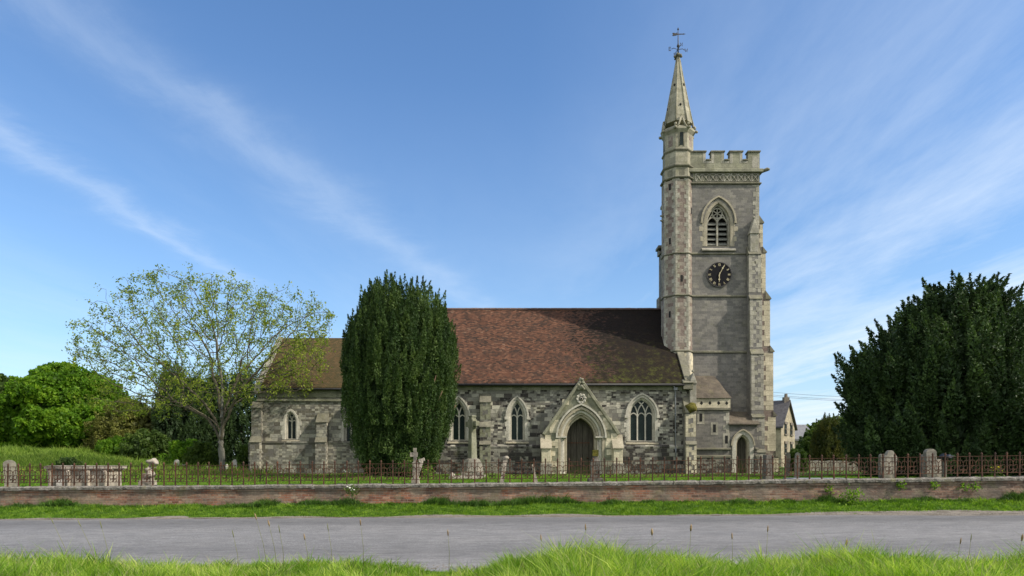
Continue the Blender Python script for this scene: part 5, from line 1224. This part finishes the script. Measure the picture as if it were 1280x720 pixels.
# big dark yew at right
D = 30; cx_ = PX(1202, D); gz_ = hz(cx_, D)
env = [(gz_-.05, 4.1), (PZ(575, D), 4.5), (PZ(510, D), 4.6), (PZ(472, D), 4.5), (PZ(445, D), 3.9), (PZ(422, D), 2.9), (PZ(400, D), 1.95), (PZ(385, D), 1.1), (PZ(377, D), .5)]
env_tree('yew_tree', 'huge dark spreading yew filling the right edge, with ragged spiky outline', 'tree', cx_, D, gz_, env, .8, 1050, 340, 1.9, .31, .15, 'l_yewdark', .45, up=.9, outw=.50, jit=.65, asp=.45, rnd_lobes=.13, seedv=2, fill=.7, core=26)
# second part of the right hand mass, beyond the frame
env = [(gz_+.1, 4.0), (3.5, 4.8), (6.5, 4.2), (8.4, 2.4), (9.0, .6)]
env_tree('yew_tree', 'dark yew standing just beyond the big one at the right edge', 'tree', 26.8, 33, .9, env, .9, 420, 240, 1.5, .4, .15, 'l_yewdark', .4, up=.9, outw=.42, jit=.6, asp=.42, rnd_lobes=.1, seedv=9, fill=.7, core=24)
# golden yew and shrub near the cottage
D = 55; cx_ = PX(1037, D); gz_ = hz(cx_, D)
env_tree('golden_yew', 'small bronze-green upright yew just left of the huge dark yew', 'tree', cx_, D, gz_, [(gz_+.1, 1.0), (2.2, 1.45), (3.4, 1.3), (4.3, .8), (4.9, .25)], .9, 150, 160, 1.0, .2, .12, 'l_gold', .15, outw=.1, jit=.6, asp=.4, rnd_lobes=.06, seedv=3, fill=.8)
D = 58; cx_ = PX(1018, D); gz_ = hz(cx_, D)
env_tree('shrub', 'loose green shrub between the cottage and the bronze yew', 'shrub', cx_, D, gz_, [(gz_, 1.1), (2.2, 1.5), (3.4, 1.0), (4.2, .4)], .9, 90, 110, .6, .35, .14, 'l_mid', .1, outw=.6, rnd_lobes=.15, seedv=4)
D = 66; cx_ = PX(1062, D)
env_tree('shrub', 'dark green bush in the gap beneath the left edge of the huge yew', 'shrub', cx_, D, .8, [(.9, 2.3), (2.5, 2.6), (4.0, 1.8), (5.0, .6)], .9, 140, 120, .8, .45, .17, 'l_mid', .15, outw=.5, rnd_lobes=.12, seedv=14)
D = 48; cx_ = PX(996, D); gz_ = hz(cx_, D)
env_tree('clipped_bush', 'small rounded clipped yellow-green bush in front of the cottage', 'shrub', cx_, D, gz_, [(gz_, .62), (1.3, .70), (1.8, .66), (2.12, .50), (2.3, .2)], .9, 110, 90, .3, .18, .09, 'l_mid', .08, outw=.5, rnd_lobes=.02, seedv=6, fill=.9)
# left side: bright tree, olive bushes, dark Irish yews
D = 58; cx_ = PX(78, D); gz_ = hz(cx_, D)
s = D/F
env = [(gz_+.1, 4.6), (PZ(548, D), 5.4), (PZ(520, D), 5.4), (PZ(498, D), 4.4), (PZ(480, D), 3.0), (PZ(468, D), 1.9), (PZ(460, D), .8)]
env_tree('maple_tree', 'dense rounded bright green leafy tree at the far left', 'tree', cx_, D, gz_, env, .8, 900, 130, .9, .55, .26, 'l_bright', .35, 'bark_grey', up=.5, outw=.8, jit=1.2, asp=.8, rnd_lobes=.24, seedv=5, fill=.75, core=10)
D = 64; env_tree('maple_tree', 'paler green tree behind the left frame edge, lower than its neighbour', 'tree', PX(-5, D), D, 1.6, [(2, 4.2), (4, 5.2), (7, 4.6), (8.6, 2.4), (9.3, .8)], .8, 330, 100, .9, .6, .26, 'l_mid', .3, 'bark_grey', up=.5, outw=.8, jit=1.2, asp=.8, rnd_lobes=.12, seedv=15)
D = 55; cx_ = PX(163, D)
env_tree('thorn_bush', 'olive twiggy bush right of the bright green tree', 'shrub', cx_, D, hz(cx_, D), [(1.0, 3.2), (2.6, 3.5), (4.4, 2.7), (5.6, 1.6), (6.3, .6)], .8, 300, 110, .9, .5, .17, 'l_brownish', .2, 'bark_grey', up=.6, outw=.7, jit=1.1, asp=.5, rnd_lobes=.14, seedv=7)
D = 54; 
for k, (px_, top, rad, lab) in enumerate(((214, 459, 1.05, 'dark upright yew, leftmost of the row behind the bare tree'), (237, 466, 1.25, 'dark upright yew, second from left in the row behind the bare tree'), (262, 462, 1.1, 'dark upright yew directly left of the bare tree trunk'), (292, 458, 1.35, 'dark upright yew nearest the chancel end'))):
    cx_ = PX(px_, D); g = hz(cx_, D); zt = PZ(top, D)
    env_tree('upright_yew', lab, 'tree', cx_, D+k*.6, g, [(g+.05, rad*1.15), (g+1.5, rad*1.3), (zt-2.5, rad*1.15), (zt-1.0, rad*.85), (zt, rad*.35)], .9, 150, 170, 1.4, .26, .12, 'l_yewdark', .2, up=1, outw=.1, jit=.6, asp=.4, rnd_lobes=.05, seedv=20+k, group='dark upright yews behind the bare tree', fill=.8)
for k, (px_, D, top, rad, mt, lab) in enumerate(((185, 50, 540, 1.5, 'l_mid', 'mid green bush below the olive thicket'), (235, 47, 552, 1.1, 'l_bright', 'bright green shrub at the foot of the dark yews'), (252, 43, 556, .8, 'l_mid', 'small shrub beside the bare tree trunk'), (150, 52, 548, 1.5, 'l_bright', 'yellow-green bush under the bright tree edge'), (318, 47, 556, .9, 'l_mid', 'shrub tucked against the chancel corner'))):
    cx_ = PX(px_, D); g = hz(cx_, D); zt = max(PZ(top, D), g+.8)
    env_tree('shrub', lab, 'shrub', cx_, D, g, [(g, rad), ((g+zt)/2, rad*1.15), (zt-.2, rad*.7), (zt, rad*.3)], .9, 90, 100, .5, .3, .13, mt, .07, outw=.7, up=.6, jit=1.1, rnd_lobes=.12, seedv=30+k)
D = 29; cx_ = PX(86, D); g = hz(cx_, D)
env_tree('clipped_bush', 'low dark domed bush just behind the chest tomb', 'shrub', cx_, D, g-.05, [(g, .66), (g+.35, .64), (PZ(576, D)-.05, .45), (PZ(574, D), .2)], .8, 130, 100, .2, .13, .06, 'l_yew', .05, outw=.6, rnd_lobes=.02, seedv=40, fill=.9)
D = 110; 
for k, (xx, D, hh, rr_) in enumerate(((-75, 90, 9, 8), (-52, 95, 8, 7), (48, 100, 7.5, 7), (62, 90, 9, 8), (-95, 100, 10, 9), (36, 115, 6, 5))):
    env_tree('distant_tree', ['rounded distant tree left of the olive thicket gap', 'smaller distant tree glimpsed behind the dark yews', 'distant tree beyond the cottage garden', 'distant tree behind the huge dark yew', 'farthest left distant tree', 'low distant tree beyond the outbuilding'][k], 'tree', xx, D, .8, [(1.2, rr_*.8), (hh*.45, rr_), (hh*.8, rr_*.7), (hh, rr_*.2)], .7, 160, 90, 1.3, 1.0, .45, 'l_mid', .4, 'bark_grey', up=.6, outw=.7, jit=1.2, asp=.8, rnd_lobes=.13, seedv=50+k)

# sparse spring tree grown by space colonisation
def sparse_tree():
    D = 37.5; g = hz(PX(277, D), D); base = Vector((PX(277, D), D, g-.1))
    t = thing('walnut_tree', 'wide open tree with grey trunk and thin yellow-green young leaves, left of the chancel', 'tree', tuple(base))
    poly = [(97, 440), (135, 412), (168, 378), (222, 350), (245, 347), (292, 357), (332, 362), (352, 372), (396, 370), (418, 396), (412, 425), (398, 452), (368, 492), (300, 505), (250, 512), (185, 525), (118, 505), (150, 472), (105, 455)]
    pp = [(PX(a, D), PZ(b, D)) for a, b in poly]
    def inside(x, z):
        c = False; j = len(pp)-1
        for i in range(len(pp)):
            if (pp[i][1] > z) != (pp[j][1] > z) and x < (pp[j][0]-pp[i][0])*(z-pp[i][1])/(pp[j][1]-pp[i][1])+pp[i][0]: c = not c
            j = i
        return c
    r_ = np.random.default_rng(3); xs_ = [p[0] for p in pp]; zs_ = [p[1] for p in pp]; cxm = (min(xs_)+max(xs_))/2; hw = (max(xs_)-min(xs_))/2; czm = PZ(470, D)
    at = []
    while len(at) < 3200:
        x, z = r_.uniform(min(xs_), max(xs_)), r_.uniform(min(zs_), max(zs_)); u = (x-cxm)/hw
        if not inside(x, z): continue
        dm = 5.0*math.sqrt(max(0.03, 1-u*u))*(.55+.45*math.sin(math.pi*min(1, max(0, (z-min(zs_))/(max(zs_)-min(zs_)+.5)))))
        y = D+r_.uniform(-1, 1)*dm
        rad = math.sqrt((u)**2+((y-D)/5.2)**2+((z-czm)/6.5)**2)
        if r_.uniform() > .25+rad*.9: continue
        at.append((x, y, z))
    at = np.array(at); nodes = [np.array(base)]; par = [-1]
    for k in range(1, 9): nodes.append(np.array(base)+np.array([.04*math.sin(k), 0, k*.36])); par.append(k-1)
    top = len(nodes)-1
    for tx, tz_, dy in ((150, 470, 1.5), (190, 430, -1.2), (235, 400, 1.6), (270, 385, -.8), (310, 400, 1.3), (350, 420, -1.5), (340, 465, 1.8), (205, 490, -2)):   # main limbs
        tgt = np.array([PX(tx, D), D+dy, PZ(tz_, D)]); st_i = top-r_.integers(0, 4); p = nodes[st_i].copy(); pi = st_i; d0 = np.array([0, 0, 1.0]); n = int(np.linalg.norm(tgt-p)*.55/.3)
        for k in range(n):
            d = tgt-p; d /= np.linalg.norm(d); w = min(1, .35+k/n); v = d*w+d0*(1-w)*.9+r_.normal(0, .10, 3); v /= np.linalg.norm(v); p = p+v*.3; nodes.append(p.copy()); par.append(pi); pi = len(nodes)-1
    nodes = list(nodes); alive = np.ones(len(at), bool); step = .24
    for it in range(75):
        N_ = np.array(nodes); A_ = at[alive]
        if len(A_) == 0: break
        d2 = ((A_[:, None, :]-N_[None])**2).sum(-1); near = d2.argmin(1); dm = np.sqrt(d2.min(1))
        ai = np.where(alive)[0]; alive[ai[dm < .30]] = False
        ok = (dm < 6) & (dm >= .30); grow = {}
        for a, nidx, dd in zip(A_[ok], near[ok], dm[ok]): grow.setdefault(nidx, np.zeros(3)); grow[nidx] += (a-N_[nidx])/dd
        if not grow: break
        for nidx, v in grow.items():
            L_ = np.linalg.norm(v)
            if L_ < 1e-3: continue
            v = v/L_+r_.normal(0, .16, 3)+np.array([0, 0, .08]); v /= np.linalg.norm(v); nw = N_[nidx]+v*step
            if np.min(((np.array(nodes)-nw)**2).sum(1)) < .0144: continue
            nodes.append(nw); par.append(int(nidx))
    n = len(nodes); ch = [[] for _ in range(n)]
    for i, p in enumerate(par):
        if p >= 0: ch[p].append(i)
    rad = np.zeros(n)
    for i in range(n-1, -1, -1):
        rad[i] = .0075 if not ch[i] else (sum(rad[c]**2.25 for c in ch[i]))**(1/2.25)
    rad = np.minimum(rad*1.0, .27)
    tr = MB(); br = MB(); done = [False]*n; stack = [(0, None)]
    while stack:
        i, pr = stack.pop(); pts = [nodes[pr]] if pr is not None else []; rd = [min(rad[i]*1.1, rad[pr])] if pr is not None else []
        while True:
            pts.append(nodes[i]); rd.append(rad[i])
            if not ch[i]: break
            cs = sorted(ch[i], key=lambda c: -rad[c]); [stack.append((c, i)) for c in cs[1:]]; i = cs[0]
        if len(pts) > 1:
            big = rd[0] > .05; (tr if pr is None else br).tube(pts, rd, 7 if big else 4)
    tr.build('trunk', MT['bark_grey'], t); br.build('branches', MT['twig'], t)
    tid = [i for i in range(n) if not ch[i]]; tid += [par[i] for i in tid if r_.uniform() < .5 and rad[par[i]] < .02]; tips = np.array([nodes[i] for i in tid]); dirs = np.array([nodes[i]-nodes[par[i]] for i in tid]); dirs /= np.linalg.norm(dirs, axis=1)[:, None]+1e-9
    k = 26; C = np.repeat(tips, k, 0); A_ = np.repeat(dirs, k, 0); C = C+r_.normal(0, .12, C.shape)+A_*.05
    cl = r_.uniform(0, 1, len(tips)).repeat(k); keep = r_.uniform(0, 1, len(C)) < .3+.7*cl; C = C[keep]; A_ = A_[keep]
    V, Fq = leaves(C, A_*.6+np.array([0, 0, -.25]), .118, asp=.55, jit=.8); npmesh('leaves', V, Fq, 'l_ash', t, r_.uniform(0, 1, len(C)))
    print('sparse tree nodes', n, 'leaves', len(C))
sparse_tree()

# ------------------------------------------------------------------ grass and plants
def blades(name, n, xr_, vr, hfun, mat, wfac=.010, lean=.35, dens=None, seg=2, label=None, cat='grass', clump=.16):
    x = rng.uniform(*xr_, n); v = rng.uniform(*vr, n)
    if dens is not None: k = rng.uniform(0, 1, n) < dens(x, v); x = x[k]; v = v[k]
    y = v+off(x); z = H(x, y)-.01; h = hfun(x, v)*(.35+.75*rng.uniform(0, 1, len(x))+.45*rng.uniform(0, 1, len(x))**8); n = len(x)
    jx, jy = x+.12*np.sin(y*7.1)+rng.normal(0, clump*.18, n), y+.1*np.sin(x*6.3)+rng.normal(0, clump*.18, n)
    cid = np.sin(np.floor(jx/clump)*12.9898+np.floor(jy/clump)*78.233)*43758.5453; cid -= np.floor(cid); c2 = (cid*97.13) % 1
    h = h*(.72+.5*c2); a = cid*2*np.pi+rng.normal(0, .8, n); ln = lean*h*(.25+.9*c2)*rng.uniform(.3, 1.3, n); dx, dy = np.cos(a)*ln, np.sin(a)*ln
    b = rng.uniform(0, 2*np.pi, n); w = wfac*rng.uniform(.6, 1.4, n); wx, wy_ = np.cos(b)*w, np.sin(b)*w
    B0 = np.stack([x-wx, y-wy_, z], 1); B1 = np.stack([x+wx, y+wy_, z], 1)
    M0 = np.stack([x-wx*.75+dx*.35, y-wy_*.75+dy*.35, z+h*.6], 1); M1 = np.stack([x+wx*.75+dx*.35, y+wy_*.75+dy*.35, z+h*.6], 1)
    T0 = np.stack([x-wx*.08+dx, y-wy_*.08+dy, z+h], 1); T1 = np.stack([x+wx*.08+dx, y+wy_*.08+dy, z+h], 1)
    V = np.stack([B0, B1, M0, M1, T0, T1], 1).reshape(-1, 3); i = np.arange(n)*6
    Fq = np.concatenate([np.stack([i, i+1, i+3, i+2], 1), np.stack([i+2, i+3, i+5, i+4], 1)]); r_ = np.clip(.45*rng.uniform(0, 1, n)+.55*((cid*31.7) % 1)+rng.normal(0, .08, n), 0, 1)
    o = npmesh(name, V, Fq, mat, None, np.concatenate([r_, r_])); o['kind'] = 'stuff'; o['label'] = label; o['category'] = cat; return o
def nz(x, v, s, o=0): return .5+.25*np.sin(x*s+o)+.25*np.sin(x*s*.43+v*s*1.3+o*2)
def near_h(x, v):
    px_ = x/9.3*853.33+640; yy_ = np.interp(px_, [-200, 0, 60, 120, 200, 300, 450, 500, 540, 600, 660, 700, 745, 800, 860, 900, 960, 1040, 1100, 1180, 1230, 1280, 1500], [692, 690, 697, 692, 698, 701, 701, 708, 713, 702, 693, 686, 680, 688, 697, 700, 691, 686, 697, 701, 690, 691, 692])
    top = 1.6-(yy_-575)*9.3/853.33-.0
    return (top*(.72+.28*nz(x, v, 2.9, .4))*(.8+.4*nz(x, v, 9.1, 2)))*np.clip((10.1-v)*1.6, .3, 1)
    gap = np.exp(-((x+.78)/.45)**2)
    base = .23+.13*nz(x, v, 1.9, .4)+.05*nz(x, v, 6.1, 2)+.10*np.exp(-((x-1.3)/.75)**2)+.06*np.exp(-((x-5.0)/1.3)**2)+.04*np.exp(-((x+5.5)/1.5)**2)+.02*np.exp(-((x-3.6)/.5)**2)
    return base*(1-.55*gap)*np.clip((10.0-v)*1.2, .35, 1)
def near_d(x, v): return np.clip((9.75+.22*np.sin(x*1.5+1)+.12*np.sin(x*3.7)-.5*np.exp(-((x+.78)/.5)**2)+.2*np.exp(-((x-1.5)/1.2)**2)-v)*3, 0, 1)
blades('verge_grass', 220000, (-9, 9), (6.3, 10.1), near_h, 'grass', .0062, .8, near_d, label='long bright green grass of the near verge, in the foreground')
blades('verge_grass', 190000, (-24, 24), (19.2, 21.35), lambda x, v: .04+.09*nz(x, v, 2.3)*nz(x, v, 5.3, 3)+.06*np.clip(v-20.3, 0, 1), 'grass_short', .009, .8, lambda x, v: np.clip((v-(19.30+wob(x, 4.4, .05)+.55*np.clip((x-9)/2.0, 0, 1)*(.75+.25*np.sin(x*.9))))*5, 0, 1), label='short green grass strip between the road and brick wall')
blades('dry_grass', 20000, (-9, 9), (6.5, 9.8), lambda x, v: near_h(x, v)*1.12, 'straw', .0035, .9, near_d, label='scattered pale dry stems in the near verge')
blades('soft_weeds', 42000, (-9, 9), (8.2, 9.9), lambda x, v: near_h(x, v)*.7, 'weeds', .010, .9, lambda x, v: near_d(x, v)*(nz(x, v, 2.3, 1.7) > .62), label='patches of darker broad-leaved weeds in the near verge')
def weed_d(x, v): return np.clip((np.sin(x*.8+1)+np.sin(x*2.1)*.9+np.sin(x*.33+2)*.8+np.sin(x*4.7)*.6+1.1)*.6, .12, 1)
blades('wall_weeds', 60000, (-22, 22), (20.88, 21.28), lambda x, v: .10+.16*np.clip(.15+np.sin(x*.8+1)*.45+np.sin(x*2.1)*.4+np.sin(x*.33+2)*.4+np.sin(x*4.7)*.3+.1, 0, 1), 'weeds', .012, .7, weed_d, label='darker tall weeds growing along the foot of the brick wall')
blades('lawn_grass', 200000, (-24, 24), (21.75, 34), lambda x, v: .05+.03*nz(x, v, 1.7), 'grass_short', .011, .8, label='mown bright lawn of the churchyard')
blades('meadow_grass', 150000, (-52, -13), (34, 62), lambda x, v: .22+.45*nz(x, v, .9)*nz(x, v, 2.7, 1), 'grass_long', .03, .6, lambda x, v: np.clip((-13-x)/5, 0, 1), label='rough tall grass on the bank at left')
def grit(name, n, label, fn):
    x = rng.uniform(-18, 18, n); v, k = fn(x); x, v = x[k], v[k]; n = len(x); y = v+off(x); r_ = rng.uniform(.006, .022, n)
    z = np.maximum(H(x, y)+.018, .0092*sx(x)+.026)
    C = np.stack([x, y, z], 1); O = np.array([[1, 0, 0], [0, 1, 0], [-1, 0, 0], [0, -1, 0], [0, 0, .8]])
    O = O[None]*r_[:, None, None]*rng.uniform(.6, 1.3, (n, 5, 1)); V = (C[:, None]+O).reshape(-1, 3); i = np.arange(n)*5
    Fq = np.concatenate([np.stack([i+a, i+(a+1) % 4, i+4], 1) for a in range(4)]); o = npmesh(name, V, Fq, 'gravel'); o['kind'] = 'stuff'; o['label'] = label; o['category'] = 'grit'
grit('loose_grit', 9000, 'loose grit and small stones along both edges of the road', lambda x: (np.where(rng.uniform(0, 1, len(x)) < .6, 19.05+.45*np.clip((x-7)/3, .15, 1)*rng.normal(0, .5, len(x)), 9.75+np.abs(rng.normal(0, .3, len(x)))), np.ones(len(x), bool)))
# seed stalks, each its own thing
st_list = [(73, 653, 95, 702, 0), (107, 657, 128, 700, 0), (133, 659, 141, 704, 0), (296, 670, 300, 706, 0), (324, 648, 337, 708, 1), (340, 656, 348, 706, 1), (353, 664, 356, 707, 0), (384, 673, 386, 708, 1), (413, 662, 416, 706, 0), (453, 655, 455, 706, 1),
           (561, 668, 561, 708, 1), (676, 674, 677, 704, 1), (731, 661, 732, 700, 1), (813, 667, 813, 704, 2), (861, 662, 858, 700, 2), (912, 672, 914, 702, 1), (956, 663, 954, 700, 1), (1053, 680, 1050, 704, 2), (1194, 678, 1192, 704, 1), (1207, 675, 1207, 702, 0), (1270, 674, 1268, 702, 2)]
desc = ['wispy pale seed stalk', 'slim stalk with a small buff head', 'stalk with a stout brown seed head']
where = ['leftmost, above the left verge', 'second from left', 'third from left', 'below the pale trunk of the bare tree', 'tallest one below the chancel', 'right beside the tallest one', 'left of the big yew', 'below the chancel buttress', 'under the left edge of the big yew', 'tallest under the big yew', 'in the grass dip',
         'below the leaning marker', 'below the porch', 'below the right nave window', 'below the stair turret', 'below the tower', 'below the edge-on dark headstone', 'below the bronze yew', 'below the black bundle', 'just right of the one below the bundle', 'rightmost, at the frame edge']
for (tx, ty, bx_, by_, kd), wh in zip(st_list, where):
    D = 8.9; b = Vector((PX(bx_, D), D, 0)); b.z = hz(b.x, D); tp_ = Vector((PX(tx, D), D-.1, PZ(ty, D)))
    t = thing('grass_stalk', '%s in the foreground grass, %s' % (desc[kd], wh), 'grass stalk', tuple(b), 'seed stalks in the near verge')
    m = MB(); mid = b.lerp(tp_, .55)+Vector((.012, 0, .03)); m.tube([b, mid, tp_], [.0042, .003, .0018], 5); m.build('stem', MT['straw'], t)
    m = MB(); d = (tp_-mid).normalized(); r_ = (.006, .010, .016)[kd]; L_ = (.10, .08, .085)[kd]; m.tube([tp_-d*.01, tp_+d*L_*.3, tp_+d*L_*.7, tp_+d*L_], [r_*.5, r_, r_*.8, r_*.2], 6); m.build('seed_head', MT['seed' if kd else 'straw'], t)
def leafy(name, label, px_, py_, D, r_, n, leaf, mat, cat='plant', fl=None, sc=(1, 1, 1)):
    c = np.array([PX(px_, D), D, PZ(py_, D)]); t = thing(name, label, cat, tuple(c-np.array([0, 0, r_])))
    C = c+rng.normal(0, .45, (n, 3))*r_*np.array(sc); V, Fq = leaves(C, np.tile([0, 0, .5], (n, 1)), leaf, asp=.7); npmesh('foliage', V, Fq, mat, t, rng.uniform(0, 1, n))
    m = MB(); m.tube([tuple(c-np.array([0, 0, r_])), tuple(c+np.array([.02, 0, r_*.4]))], [.012, .006], 5); m.build('stem', MT['twig'], t)
    if fl:
        m = MB(); rr = random.Random(int(px_))
        for k in range(fl[1]): m.blob((c[0]+rr.gauss(0, .4)*r_*sc[0], c[1]-.05+rr.gauss(0, .3)*r_, c[2]+rr.uniform(0, .8)*r_), fl[2], k, 1, .3, (1, 1, .6))
        m.build('flowers', MT[fl[0]], t)
D = 21.1
leafy('elder_sprig', 'small flowering elder sprig growing out of the wall coping, left of the yew base', 440, 613, 21.15, .26, 150, .06, 'l_mid', fl=('flower_w', 6, .035))
for (px_, py_, w) in ((1037, 613, 'leftmost on the right half of the wall'), (1126, 606, 'below the shouldered headstone'), (1168, 606, 'below the tallest right-hand headstone'), (1206, 608, 'right of the dark bundle'), (1220, 608, 'rightmost on the wall face')):
    leafy('wall_fern', 'tuft of green weed on the brick wall, '+w, px_, py_, float(wy(PX(px_, 20.7)))-.27, .16, 90, .055, 'l_bright')
leafy('wall_fern', 'bushy green weed clump at the wall foot, below the flat ledger slab', 1066, 620, 20.2, .30, 260, .07, 'l_bright', sc=(1.3, .5, 1))
leafy('yellow_flowers', 'clump of yellow flowers behind the far right railing', 1246, 589, 22.2, .22, 160, .05, 'l_mid', fl=('flower_y', 22, .022))
leafy('white_flowers', 'small white flowering plant on the lawn left of the big yew', 434, 592, 26, .2, 90, .05, 'l_mid', fl=('flower_w', 7, .03))
leafy('yellow_flowers', 'faint yellow flowers behind the railing, left of the chest tomb', 26, 594, 24.6, .3, 160, .05, 'l_mid', fl=('flower_y', 8, .02))
leafy('shrub', 'little leafy bush at the foot of the big yew, behind the cross shaft', 509, 577, 27, .45, 500, .06, 'l_mid', 'shrub', sc=(.8, .8, 1.2))
leafy('shrub', 'low yellow-green tuft right of the cross shaft', 536, 592, 25.5, .3, 260, .06, 'l_bright', 'shrub')
for px_, py_, w in ((983, 714, 'left of the right-hand bulge'), (1108, 717, 'near the bottom edge right of centre'), (1251, 716, 'near the bottom right corner')):
    D = 8.3; c = Vector((PX(px_, D), D, PZ(py_, D))); b = Vector((c.x, D+.03, hz(c.x, D))); t = thing('buttercup', 'small yellow buttercup in the foreground grass, '+w, 'flower', tuple(b), 'buttercups in the near verge')
    m = MB(); m.tube([b, c], .003, 5); m.build('stem', MT['straw'], t); m = MB(); m.blob(c, .018, 1, 1, .2, (1, 1, .6)); m.build('petals', MT['flower_y'], t)
